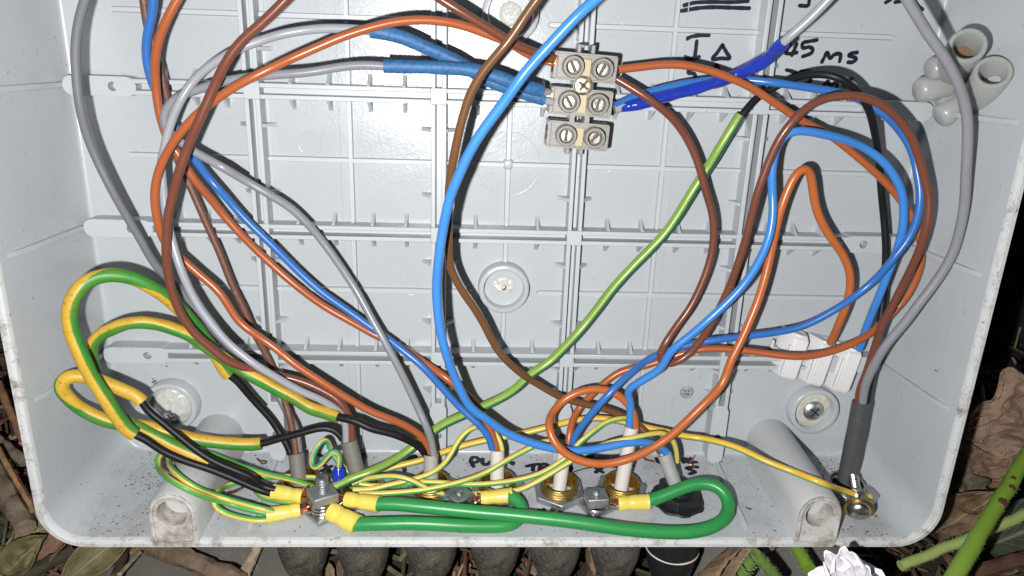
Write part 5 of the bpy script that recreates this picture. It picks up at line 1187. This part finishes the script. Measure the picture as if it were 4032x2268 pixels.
# 1
c1 = cable('leftmost cable, weathered grey sheath with brown, grey and black cores', (gl_x[0], 131, 21.2), (-70.6, 119.8, 17.0), 2.75, M['sheath_grey'], M['sheath_grey'])
core(c1, 'grey_far_left', 1.23, M['grey_dark'], label='long grey core curving up the left side')
core(c1, 'brown_back_left', 1.19, M['brown_dusty'], label='dusty brown core')
o, ps = core(c1, 'black_core_one', 1.23, M['black'], label='black core looping left through a striped sleeve')
ia, ib = nearest(ps, (-115.4, 104.0, 34.5)), nearest(ps, (-91.9, 91.6, 15.5))
cover(c1, o, ps, ia, ib, 2.15, M['sleeve'], lambda f: -.25 + .5 * max(0, min(1, (f - .34) / .2)), 0, label='green and yellow sleeve in a big loop at the left')
# 2
c2 = cable('second cable from the left, leaning weathered grey sheath', (gl_x[1], 131, 23.2), (-52.0, 113.4, 19.5), 2.8, M['sheath_grey'], M['sheath_grey'])
core(c2, 'brown_top_left', 1.31, M['brown'], label='glossy brown core running up to the top edge')
o, ps = core(c2, 'grey_sleeved_upper', 1.26, M['grey_light'], label='pale grey core ending in the upper blue sleeve')
cover(c2, o, ps, 3, nearest(ps, (-40.9, -18.5, 20.0)), 1.95, M['blue_sleeve'], wob=.12, label='dusty blue sleeve, the upper of two')
o, ps = core(c2, 'black_core_two', 1.19, M['black'], label='black core through the small lower sleeve loop')
cover(c2, o, ps, nearest(ps, (-81.2, 114.1, 21.0)), nearest(ps, (-113.3, 93.6, 30.0)), 2.1, M['sleeve'], lambda f: .25 + .22 * max(0, min(1, (f - .60) / .15)), 0, wob=.12, label='green and yellow sleeve bent in a tight loop')
# 3
c3 = cable('third cable from the left, taupe sheath with grey, orange and black cores', (gl_x[2], 131, GH), (-24.3, 118.8, 19.0), 2.6, M['sheath_stone'], M['cut'])
core(c3, 'orange_loop_left', 1.23, M['orange_dull'], label='orange core looping left up to the terminal block')
o, ps = core(c3, 'grey_sleeved_lower', 1.26, M['grey_mid'], label='grey core ending in the lower blue sleeve')
cover(c3, o, ps, 3, nearest(ps, (-37.5, -8.9, 20.0)), 1.95, M['blue_sleeve'], wob=.12, label='dusty blue sleeve, the lower of two')
o, ps = core(c3, 'black_core_three', 1.28, M['black'], label='black core through the long wrinkled sleeve')
cover(c3, o, ps, nearest(ps, (-54.7, 102.8, 23.0)), nearest(ps, (-96.3, 116.5, 28.5)), 2.0, M['sleeve'], .24, 0, wob=.2, label='wrinkled green and yellow sleeve')
# 4
c4 = cable('cream cable with blue, orange and earth cores beside the PU marking', (gl_x[3], 131, GH - 1), (-1.4, 117.3, 18.0), 2.45, M['sheath_white'], M['cut'])
core(c4, 'blue_left', 1.21, M['blue_deep'], label='blue core from the upper left')
core(c4, 'orange_left', 1.25, M['orange_dull'], label='orange core from the upper left')
core(c4, 'earth_core_four', .95, M['earth'], .24, .0002, label='green and yellow core arching left')
# 5
c5 = cable('cream cable behind the orange loop, between the TR and PUSH markings', (gl_x[4], 131, GH), (22.0, 116.7, 18.0), 2.4, M['sheath_white'], M['cut'])
core(c5, 'blue_right_outer', 1.21, M['blue_deep'], label='blue core sweeping round the right side')
core(c5, 'orange_right', 1.21, M['orange_dull'], label='orange core sweeping round the right side')
core(c5, 'earth_core_five', .95, M['earth'], .20, .0002, label='green and yellow core bending left')
# 6
c6 = cable('tall cream cable in front of the embossed panel', (gl_x[5], 131, GH), (44.8, 108.2, 18.0), 2.45, M['sheath_white'], M['cut'])
core(c6, 'blue_right_inner', 1.31, M['blue'], label='bright blue core kinked above the sheath')
core(c6, 'orange_right_loop', 1.35, M['orange'], label='orange core making a round loop at lower centre')
core(c6, 'earth_core_six', .95, M['earth'], .18, .0003, label='green and yellow core bending left')
# 7
c7 = cable('scuffed grey cable leaning out of the black gland', (62.0, 131, 25.2), (56.8, 117.6, 20.0), 2.5, M['sheath_scuffed'], M['cut'])
core(c7, 'brown_mid', 1.23, M['brown_olive'], label='tan brown core from the top edge')
core(c7, 'blue_mid', 1.38, M['blue'], label='long bright blue core from the top edge')
core(c7, 'earth_core_seven', .95, M['earth_teal'], .24, .0002, label='green and yellow core bending left')
# 8
c8 = cable('straight charcoal cable at lower right with brown, black and grey cores', (122.6, 131, 21.5), (123.9, 97.1, 19.0), 3.0, M['sheath_dark'], M['cut_dark'])
core(c8, 'brown_right', 1.25, M['brown'], label='brown core looping over the right side')
core(c8, 'grey_right', 1.42, M['grey_mid'], label='long grey core curving down the right side')
o, ps = core(c8, 'black_right', 1.16, M['black'], label='black core arching below the handwriting')
mb = MB(); ps2 = path(RUN['lime_green']); tube(mb, ps2, 1.62, 16, .19, .00, hollow=1, wob=.05)
c8.part('sleeve', mb, M['lime'], parent=o, sharp=60, label='long lime and teal striped sleeve')

# loose single wires
def wire(run, r, mat, label, phase=0, twist=0, n=12, wob=0, mat2=None):
    th = Thing('wire', label, 'wire', L(*RUN[run][0]), 'single wires in the box')
    o, ps = core(th, run, r, mat, phase, twist, name='insulation', n=n, wob=wob)
    return th, o, ps
wire('brown_top_mid', 1.3, M['brown'], 'short brown wire from the top edge into the terminal block')
th, o, ps = wire('grey_taped', 1.3, M['grey_light'], 'grey wire bound with shiny blue tape beside the handwriting')
i0 = nearest(ps, (74.3, -19.0, 30.0)); i1 = nearest(ps, (33.5, 1.0, 14.5))
seg = ps[i0:i1 + 1]; mb = MB()
tube(mb, seg, lambda f: 1.75 + .35 * math.sin(f * 9) * .5 + (.15 if f < .5 else 0) - (1.0 * max(0, f - .9) / .1 * .5), 18, hollow=1, wob=.28, seed=4)
th.part('tape', mb, M['blue_tape'], label='shiny blue tape wrapped in folds')
wire('yellow_green_long', 1.15, M['yellow_wire'], 'long yellow and green wire running to the bolt at lower right', .77, 0)
wire('earth_wavy', .95, M['earth_teal'], 'thin wavy green and yellow wire ending at the small square nut', .22, 0)
wire('earth_loop_outer', .95, M['earth'], 'outer of the thin green and yellow loops at lower left', .10, .0003)
wire('earth_loop_inner', .95, M['earth'], 'inner of the thin green and yellow loops at lower left', .78, 0)
wire('earth_loop_small', .95, M['earth'], 'lowest thin green and yellow loop bending back under the others', .80, 0)
th, o, ps = wire('earth_curly', .93, M['earth_teal'], 'curled green and yellow wire with a blue tip behind the threaded stud', .06, .0012)
tip = ps[-1]; mb = MB(); tube(mb, [tip + UP * 1.2, tip, tip - UP * 2.2 + OUT * .5, tip - UP * 4.6 + OUT * 1.6], lambda f: (1.3, 2.0, 2.4, 2.0)[min(3, int(f * 3.01))], 18)
th.part('blue_tip', mb, M['blue_tape'], sharp=80)
wire('green_long', 2.2, M['green'], 'long thick green wire curving round the black gland', n=20, wob=.02)
wire('green_short', 2.2, M['green'], 'shorter thick green wire hooked under the long one near the rim', n=20, wob=.02)

# ================================================================== STUDS AND CRIMPED LUGS
def sq(c, ax, side, ht, rot, mb):
    a = Vector((1, 0, 0)); b = ax.cross(a).normalized(); e = a * math.cos(rot) + b * math.sin(rot); f = ax.cross(e)
    box(mb, c + ax * (ht / 2), e, f, ax, side / 2, side / 2, ht / 2)
def thread(mb, c, ax, r, z0, z1, pitch=.95):
    prof = [(0, z0), (r, z0)]; z = z0
    while z < z1 - pitch:
        prof += [(r, z), (r, z + pitch * .25), (r * .80, z + pitch * .6)]; z += pitch
    prof += [(r * .96, z1 - .35), (r * .7, z1), (0, z1)]
    lathe(mb, c, ax, prof, 24)
def stud(label, x, h, nut_top, tip, side, nut_h, rot, base_rot, r=2.0, wash=8.4, base_side=9.5, mid=None):
    f = fl(h); th = Thing('clamp_bolt', label, 'bolt', L(x, f, h), 'zinc bolts on the bottom wall')
    c = L(x, f, h)
    mb = MB(); sq(c, UP, base_side, 1.6, base_rot, mb); th.part('square_washer', mb, M['zinc'], smooth=False, bevel=.25)
    mb = MB(); sq(L(x, nut_top + nut_h, h), UP, side, nut_h, rot, mb); th.part('square_nut', mb, M['zinc_dull'], smooth=False, bevel=.45, seg=3)
    mb = MB(); thread(mb, c, UP, r, 1.5, f - tip); th.part('threaded_stud', mb, M['zinc'], sharp=20)
    return th
stud('large square nut on a tall threaded stud at lower left', -58.6, 33.4, 123.9, 118.6, 8.2, 3.4, .55, .75, 2.05)
stud('flat square nut on a small bolt at lower centre', -14.2, 28.6, 127.7, 126.9, 7.8, 1.3, .70, .1, 1.6, base_side=7.5)
stud('thick square nut on a small bolt left of the short yellow crimp', 32.0, 30.2, 126.8, 125.0, 7.2, 3.6, .08, .5, 1.8, base_side=9.0)

def crimp(label, A, B, bolt, r, dent=.5, seed=0, ring=4.2):
    """A = lug end, B = wire end, bolt = centre of the ring tongue."""
    A, B, bolt = L(*A), L(*B), L(*bolt)
    th = Thing('crimped_lug', label, 'crimp lug', A, 'yellow crimped lugs')
    d = (B - A); n = 26; ps = [A + d * (i / n) for i in range(n + 1)]
    def rad(f): return r * (1.02 - .10 * math.exp(-((f - .36) / .10) ** 2) + .08 * f + (.05 if f > .93 else 0) - .04 * (f < .05))
    mb = MB(); tube(mb, ps, rad, 22, hollow=3, wob=.05, seed=seed); th.part('insulating_sleeve', mb, M['crimp'], sharp=60)
    ax = -d.normalized(); a, b, _ = basis(ax); rr = random.Random(seed)
    mb = MB()
    for k in range(19):
        t = rr.uniform(0, 6.28); q = r * .62 * math.sqrt(rr.random()); st = A - ax * 1.2 + (a * math.cos(t) + b * math.sin(t)) * q
        e = st + ax * rr.uniform(2.6, 4.2) + (a * math.cos(t) + b * math.sin(t)) * rr.uniform(.0, .5)
        tube(mb, [st, st.lerp(e, .5) + a * rr.uniform(-.15, .15), e], .27, 6)
    th.part('copper_strands', mb, M['copper'], kind='stuff')
    # tongue with ring
    up = UP
    s = (bolt - A); s = s - up * s.dot(up); L_ = s.length; s.normalize(); w = up.cross(s)
    mb = MB(); base = bolt.copy()
    outl = [base + (s * math.cos(t) + w * math.sin(t)) * ring for t in [2 * math.pi * k / 28 for k in range(28)]]
    holed(mb, outl, base, 2.15, up, -.45, .45, 36)
    p0 = base - s * (ring - .6); p1 = A + ax * .2
    wd = ring * .62
    mb.add([p0 + w * wd + up * .44, p0 - w * wd + up * .44, p0 - w * wd - up * .44, p0 + w * wd - up * .44,
            p1 + w * r * .6 + up * .3, p1 - w * r * .6 + up * .3, p1 - w * r * .6 - up * .6, p1 + w * r * .6 - up * .6],
           [(0, 1, 5, 4), (3, 7, 6, 2), (0, 4, 7, 3), (1, 2, 6, 5), (0, 3, 2, 1), (4, 5, 6, 7)])
    th.part('ring_tongue', mb, M['tin'], smooth=False, sharp=40, bevel=.12)
    return th
crimp('upper of the two yellow crimps left of the large square nut', (-65.7, 127.7, 31.0), (-75.6, 127.0, 29.5), (-58.6, 128.0, 33.4), 2.35, seed=1)
crimp('lower of the two yellow crimps left of the large square nut', (-65.9, 130.7, 34.0), (-76.1, 131.4, 36.0), (-58.6, 130.3, 33.4), 2.25, seed=2)
crimp('yellow crimp on the long green wire right of the large square nut', (-51.2, 127.3, 33.0), (-40.2, 127.2, 36.0), (-58.6, 129.1, 33.4), 2.45, seed=3)
crimp('wide yellow crimp pointing down right below the large square nut', (-55.9, 129.8, 36.0), (-46.5, 132.1, 40.5), (-58.6, 131.4, 33.4), 3.0, seed=4)
crimp('yellow crimp on the short green wire at lower centre', (-6.8, 129.5, 29.0), (3.7, 128.3, 29.0), (-14.2, 131.3, 28.6), 2.35, seed=5)
crimp('yellow crimp on the long green wire beside the thick square nut', (39.6, 130.7, 30.0), (50.1, 130.0, 30.0), (32.0, 131.2, 30.2), 2.4, seed=6)
# earth tag bolt at lower right
th = Thing('earth_bolt', 'round headed bolt with a brass washer at lower right', 'bolt', L(122, fl(30), 30))
A, B = L(123.5, 124.0, 24.0), L(119.1, 127.4, 38.0); ax = (B - A).normalized()
mb = MB(); thread(mb, A, ax, 1.75, 0, (B - A).length - .2); th.part('threaded_shank', mb, M['steel'], sharp=20)
mb = MB(); lathe(mb, B - ax * .9, ax, [(1.9, 0), (4.7, 0), (4.7, .7), (1.9, .7)], 32, closed=True); th.part('washer', mb, M['brass'], sharp=40)
mb = MB(); lathe(mb, B - ax * .15, ax, [(3.75, 0), (3.7, .7), (3.2, 1.7), (2.2, 2.35), (0, 2.6)], 32); th.part('bolt_head', mb, M['steel'], sharp=60)
mb = MB(); lathe(mb, A + ax * ((B - A).length * .55), ax, [(1.8, 0), (3.7, 0), (3.7, 1.1), (1.8, 1.1)], 6, closed=True); th.part('nut', mb, M['steel'], smooth=False, bevel=.2)
mb = MB(); c = L(124.5, fl(24) - 2.0, 24.0)
holed(mb, [c + EX * a + OUT * b for a, b in ((-6, -7), (4, -7), (8, -2), (8, 3), (4, 7), (-2, 7), (-7, 2))], c, 3.2, UP, 0, .8, 30); th.part('earth_tag', mb, M['zinc'], smooth=False, bevel=.1)
# stray copper strands
for k, (pts, lb) in enumerate((
    ([(25.8, 128.9, 14.0), (30.0, 128.3, 12.6), (34.3, 128.6, 10.8)], 'long stray copper strand left of the PUSH marking'),
    ([(53.2, 127.9, 4.7), (54.0, 127.3, 8.3), (55.8, 127.8, 7.7), (56.9, 128.2, 7.8)], 'curled copper strand right of the tall cream cable'),
    ([(73.1, 127.8, 3.7), (70.9, 127.7, 7.8), (69.3, 127.5, 9.8), (71.5, 128.5, 10.5)], 'bent copper strand over the marking by the black gland'),
    ([(-87.4, 128.2, 7.0), (-85.3, 127.5, 10.0), (-84.0, 127.5, 9.8), (-82.9, 128.1, 9.9), (-84.6, 128.8, 9.6), (-85.7, 128.8, 8.3)], 'looped copper strand left of the leftmost cable'),
    ([(-92.0, 130.5, 25.1), (-89.8, 129.8, 25.5), (-87.8, 129.9, 23.1)], 'frayed copper scrap beside the small lower loop'))):
    mb = MB(); tube(mb, path(pts, .4, .4), .22 if k < 4 else .55, 6, wob=.1 if k < 4 else .5)
    single('copper_strand', mb, M['copper'], lb, 'copper strand', L(*pts[0]), 'stray copper strands')

# ================================================================== THREE-WAY TERMINAL BLOCK
tb = Thing('terminal_block', 'smoky three way screw terminal block in the centre of the back plate', 'terminal block', L(21, 0, 6))
rt = math.radians(3.2)
tx = Vector((math.cos(rt), 0, -math.sin(rt))); td = Vector((-math.sin(rt), 0, -math.cos(rt)))   # right and down of the block
def tp(c, u, v, h): return L(c[0], c[1], h) + tx * u + td * v
PC = ((21.6, -10.3), (20.95, -.1), (20.6, 9.9))
def tower(c, u, ang, kind):
    o = tp(c, u, 0, 0)
    mb = MB(); lathe(mb, o + OUT * 13.6, OUT, [(3.25, 0), (3.15, 3.6), (2.95, 3.9), (2.35, 3.9), (2.15, 3.5), (2.1, 1.6), (0, 1.6)], 32)
    t_ = tb.part('screw_tower', mb, M['block_dark'], sharp=50)
    mb = MB(); s0 = o + OUT * 15.15
    e = tx * math.cos(ang) + td * math.sin(ang); f = OUT.cross(e)
    # slotted head: two half discs with a gap
    for s in (-1, 1):
        pts = []
        for k in range(11):
            a = math.pi * k / 10; pts.append(s0 + e * math.cos(a) * 1.72 + f * s * (.34 + math.sin(a) * 1.36))
        prism(mb, pts if s > 0 else pts[::-1], OUT, 1.35, .95)
    tb.part('terminal_screw', mb, M['steel'], parent=t_, smooth=False, bevel=.08)
    mb = MB(); lathe(mb, s0 - OUT * .1, OUT, [(1.75, 0), (1.75, .5), (0, .5)], 20); tb.part('slot_shade_disc', mb, M['rust_and_shade'], parent=t_, smooth=False)  # slot floor coloured dark to stand in for its shade
angs = ((1.05, 1.95), (.95, 1.75), (1.6, 2.2))
for i, c in enumerate(PC):
    mb = MB()
    outl = [(-9.6, -4.1), (9.6, -4.1), (9.6, 4.1), (-9.6, 4.1)]
    prism(mb, [tp(c, u, v, 6.0) for u, v in outl], OUT, 7.6, .985)
    body = tb.part('pole_housing', mb, M['block'], smooth=False, bevel=.35)
    mb = MB()
    for s in (-1, 1):     # stepped shoulders at the wire entries
        box(mb, tp(c, s * 9.0, 0, 13.9), tx, td, OUT, .55, 3.7, .45)
    box(mb, tp(c, 0, -3.75, 13.9), tx, td, OUT, 9.2, .3, .4); box(mb, tp(c, 0, 3.75, 13.8), tx, td, OUT, 9.2, .3, .3)
    tb.part('housing_ridge', mb, M['block'], parent=body, smooth=False, bevel=.12)
    mb = MB()
    for s in (-1, 1): lathe(mb, tp(c, s * 9.45, 0, 10.0), tx * s, [(0, 0), (2.3, 0), (2.3, .3), (2.0, .32)], 20)
    tb.part('entry_shade_disc', mb, M['black_nut_and_shade'], parent=body)  # black discs painted as the shade inside the open wire holes
    mb = MB(); box(mb, tp(c, .4, .4, 14.0), tx, td, OUT, 1.3, 2.9, .55); tb.part('centre_web', mb, M['block_web'], parent=body, smooth=False, bevel=.3)
    for k, u in enumerate((-3.9, 4.9)): tower(c, u, angs[i][k], 0)
# bridges between the poles
for k, (x, d) in enumerate(((21.2, -5.1), (20.75, 4.95))):
    mb = MB(); c = L(x, d, 0)
    outl = [c + (tx * math.cos(t) + td * math.sin(t)) * 3.1 for t in [2 * math.pi * q / 28 for q in range(28)]]
    holed(mb, outl, c, 1.6, OUT, 6.0, 14.35, 36); br = tb.part('bridge', mb, M['block'], sharp=50)
for s, d0 in ((-1, -14.9), (1, 14.6)):      # broken hook ends
    mb = MB(); c = L(20.9 - s * .9, d0, 0)
    for a0 in (-1, 1):
        box(mb, c + tx * a0 * 2.1 - td * (-s) * .4 + OUT * 9.5, tx, td, OUT, .6, 1.6 if s < 0 else 1.0, 3.2)
    if s < 0: box(mb, c + tx * -1.4 + td * -1.4 + OUT * 9.5, tx, td, OUT, .9, .45, 3.0)
    tb.part('hook_end', mb, M['block'], smooth=False, bevel=.3)
# fixing screw through the upper bridge
fs_ = Thing('fixing_screw', 'yellowish cross head screw fixing the terminal block', 'screw', L(21.2, -5.1, 13))
mb = MB(); c = L(21.2, -5.1, 0); lathe(mb, c + OUT * 14.0, OUT, [(1.4, -7), (1.4, 0), (2.8, .5), (2.85, .9), (2.6, 1.15), (1.6, 1.25), (0, 1.2)], 32); fs_.part('screw_head', mb, M['pozi'], sharp=50)
mb = MB()
for k in range(2):
    t = .6 + k * math.pi / 2; e = tx * math.cos(t) + td * math.sin(t); box(mb, c + OUT * 15.02, e, OUT.cross(e), OUT, 1.8, .42, .25)
for k in range(4):
    t = .6 + math.pi / 4 + k * math.pi / 2; e = tx * math.cos(t) + td * math.sin(t); box(mb, c + OUT * 15.15 + e * .95, e, OUT.cross(e), OUT, .8, .07, .1)
fs_.part('cross_shade_bars', mb, M['rust_and_shade'], smooth=False)  # dark bars painted as the shade of an uncut cross
# bare copper showing at the two left entries
mb = MB()
for k in range(9): box(mb, L(11.2, -12.1, 16.5) + td * (k % 3 - 1) * .7 + OUT * ((k // 3) - 1) * .6, tx, td, OUT, 1.2, .3, .3)
o_ = single('copper_end', mb, M['copper'], 'bare copper ends entering the top left terminal', 'copper strand', L(11.2, -12.1, 16.5), 'bare wire ends at the terminal block')
mb = MB()
for k in range(4): box(mb, L(11.1, -2.2, 15.5) + td * (k % 2 - .5) * .6 + OUT * ((k // 2) - .5) * .6, tx, td, OUT, 1.0, .27, .27)
single('copper_end', mb, M['copper'], 'bare copper end entering the middle left terminal', 'copper strand', L(11.1, -2.2, 15.5), 'bare wire ends at the terminal block')

# ================================================================== WHITE THREE-WAY CONNECTOR
wc = Thing('white_connector', 'white nylon three way connector above the lower right screw', 'connector', L(113, 88, 0))
ra = math.radians(9.5)
wx = Vector((math.cos(ra), 0, -math.sin(ra) * 1.3)).normalized(); wd_ = Vector((-math.sin(ra * 1.0), 0, -math.cos(ra))).normalized()
for k, (x, d) in enumerate(((102.6, 85.3), (112.6, 87.7), (122.6, 90.3))):
    c = L(x, d, 0)
    # a chamfered hull: section across, swept along its length
    sec = [(-4.1, .3), (-4.1, 3.2), (-1.7, 8.8), (3.0, 9.2), (3.5, 8.6), (3.7, .3)]
    mb = MB(); vs = []
    zs = [(-8.3, .80), (-6.6, 1.0), (7.0, 1.0), (8.6, .90)]
    for z, sc in zs:
        for (u, h) in sec: vs.append(c + wx * (u * (1 if sc == 1 else .93)) + wd_ * z + OUT * (h * sc if h > 1 else h))
    n = len(sec); fs = [tuple(range(n))[::-1], tuple(range(3 * n, 4 * n))]
    for j in range(3):
        for i in range(n): fs.append((j * n + i, j * n + (i + 1) % n, (j + 1) * n + (i + 1) % n, (j + 1) * n + i))
    mb.add(vs, fs); hs = wc.part('pole_housing', mb, M['white_nylon'], smooth=False, bevel=.3)
    mb = MB(); box(mb, c + wx * -2.2 + wd_ * 1.5 + OUT * 8.1, wx, wd_, OUT, .5, 5.6, .8); wc.part('moulded_bar', mb, M['white_nylon'], parent=hs, bevel=.3, smooth=False)
    mb = MB(); lathe(mb, c + wx * .6 + wd_ * -8.0 + OUT * 5.2, -wd_, [(0, -1.0), (2.2, -1.0), (2.35, .35), (2.9, .35), (3.0, -.6)], 24); wc.part('wire_funnel', mb, M['white_nylon'], parent=hs)
    if k < 2:
        for z in (-2.6, 2.0):
            mb = MB(); box(mb, c + wx * 5.0 + wd_ * z + OUT * 3.0, wx, wd_, OUT, 1.2, 1.3, 2.4); wc.part('link', mb, M['white_nylon'], smooth=False, bevel=.3)
    else:
        mb = MB(); box(mb, c + wx * 5.0 + wd_ * -2.0 + OUT * 3, wx, wd_, OUT, .9, .5, 2.0); box(mb, c + wx * 5.0 + wd_ * 2.6 + OUT * 3, wx, wd_, OUT, .9, .5, 2.0); wc.part('link', mb, M['white_nylon'], smooth=False, bevel=.3)
mb = MB(); c = L(96.5, 83, 5); box(mb, c, wx, wd_, OUT, 1.5, .35, 1.5); box(mb, c + wx * -1.2 - wd_ * 1.3, wx, wd_, OUT, .35, 1.4, 1.0); wc.part('broken_link', mb, M['white_nylon'], smooth=False, bevel=.2)

# ================================================================== FROSTED TWO-WAY CONNECTOR ON THE RIGHT WALL
fcn = Thing('frosted_connector', 'frosted nylon two way connector lodged against the right wall', 'connector', L(133, -6, 14))
def hollow_tube(mb, a, b, r, depth=6.0):
    ax = (b - a).normalized(); ln = (b - a).length
    lathe(mb, a, ax, [(r * .96, 0), (r, .8), (r, ln - .5), (r - .4, ln), (r - 1.1, ln), (r - 1.6, ln - .6), (r - 2.0, ln - depth), (0, ln - depth)], 36)
def capsule(mb, a, b, r):
    ax = (b - a).normalized(); ln = (b - a).length
    lathe(mb, a, ax, [(r * .96, 0), (r, .8), (r, ln - 2.0), (r * .95, ln - 1.2), (r * .82, ln - .5), (r * .6, ln - .1), (0, ln)], 30)
FC = dict(t1=L(124.9, -20.1, 34.0), t2=L(133.9, -13.4, 34.0), b1=L(134.6, -13.3, 14.0), b2=L(143.9, -1.5, 14.0))
for k, (bs, tp_) in enumerate((('b1', 't1'), ('b2', 't2'))):
    mb = MB(); hollow_tube(mb, FC[bs], FC[tp_], 5.0, 11.0); tw = fcn.part('screw_tower', mb, M['frost'], sharp=50)
    ax = (FC[tp_] - FC[bs]).normalized(); mb = MB(); c = FC[tp_] - ax * 10.6
    lathe(mb, c, ax, [(3.3, 0), (3.2, .7), (0, .9)], 24); sc_ = fcn.part('terminal_screw', mb, M['rust_and_shade'], parent=tw, sharp=50)
for n_, a, b, r in (('wire_barrel', L(134.4, -14.7, 15.0), L(126.2, -13.0, 15.0), 3.6), ('wire_barrel', L(134.9, -8.8, 13.0), L(125.1, -6.6, 13.0), 3.9), ('wire_barrel', L(143.3, -4.6, 13.0), L(133.7, 1.2, 13.0), 4.0),
                    ('wire_barrel', L(140.0, -8.0, 12.0), L(132.2, -4.5, 12.0), 3.0), ('wire_barrel', L(146.8, -1.6, 12.0), L(140.9, 3.1, 12.0), 3.2)):
    mb = MB(); capsule(mb, a, b, r); fcn.part(n_, mb, M['frost'], sharp=70)
mb = MB(); lathe(mb, L(140.3, -9.5, 13.0), (FC['t1'] - FC['b1']).normalized(), [(0, -2), (4.6, -2), (5.0, 2.0), (3.4, 4.4), (0, 5.0)], 28, jit=.2); fcn.part('body', mb, M['frost'], sharp=70)

# ================================================================== SOIL CRUMBS IN THE BOX
mb = MB(); rr = random.Random(11)
def crumb(p, s):
    vs = []; q = rr.uniform(0, 9)
    for v in ((1, 0, 0), (-1, 0, 0), (0, 1, 0), (0, -1, 0), (0, 0, 1), (0, 0, -1)):
        k = s * (.6 + .8 * abs(noise.noise(Vector(v) * 2 + Vector((q, q, q))))) * (.6 if v[2] else 1)
        vs.append(p + Vector(v) * k)
    mb.add(vs, [(0, 2, 4), (2, 1, 4), (1, 3, 4), (3, 0, 4), (2, 0, 5), (1, 2, 5), (3, 1, 5), (0, 3, 5)])
for i in range(3200):
    h = rr.uniform(1, 43) if rr.random() < .6 else rr.uniform(1, 20)
    cx = rr.gauss(-112, 14) if rr.random() < .30 else (rr.gauss(118, 9) if rr.random() < .3 else rr.uniform(-133, 133))
    if abs(cx) > 134: continue
    crumb(L(cx, fl(h) - .05, h), .12 + .42 * rr.random() ** 3.5)
for d in DS[1:]:
    for i in range(60):
        crumb(L(rr.uniform(-130, 130), d - HW - rr.uniform(.1, .5), rr.uniform(.3, 5)), .06 + .16 * rr.random() ** 3)
for i in range(320): crumb(L(rr.uniform(-132, 132), rr.uniform(40, 128), .05), .07 + .16 * rr.random() ** 3)
for (x, d) in ((-123.2, 100.4), (-122.9, 101.3), (-122.4, 101.0), (-123.5, 101.6), (-122.6, 102.0), (-123.0, 102.3), (-122.2, 101.8), (-118.0, 95.4)): crumb(L(x, d, .3), .62)
for (x, h) in ((127.5, 33), (127.9, 34), (128.3, 33.6), (85, 30), (85.6, 30.4), (84.4, 29.6), (-111.6, 36), (-111.2, 36.4)): crumb(L(x, fl(h) - .2, h), .6)
o_ = link('soil_crumbs', mesh_of('soil_crumbs', mb, world(L(0, DB, 20)), False, True), M['dirt'], None, world(L(0, DB, 20)), 0, 0)
o_['kind'] = 'stuff'; o_['label'] = 'dark soil crumbs scattered on the bottom wall of the box'; o_['category'] = 'soil'
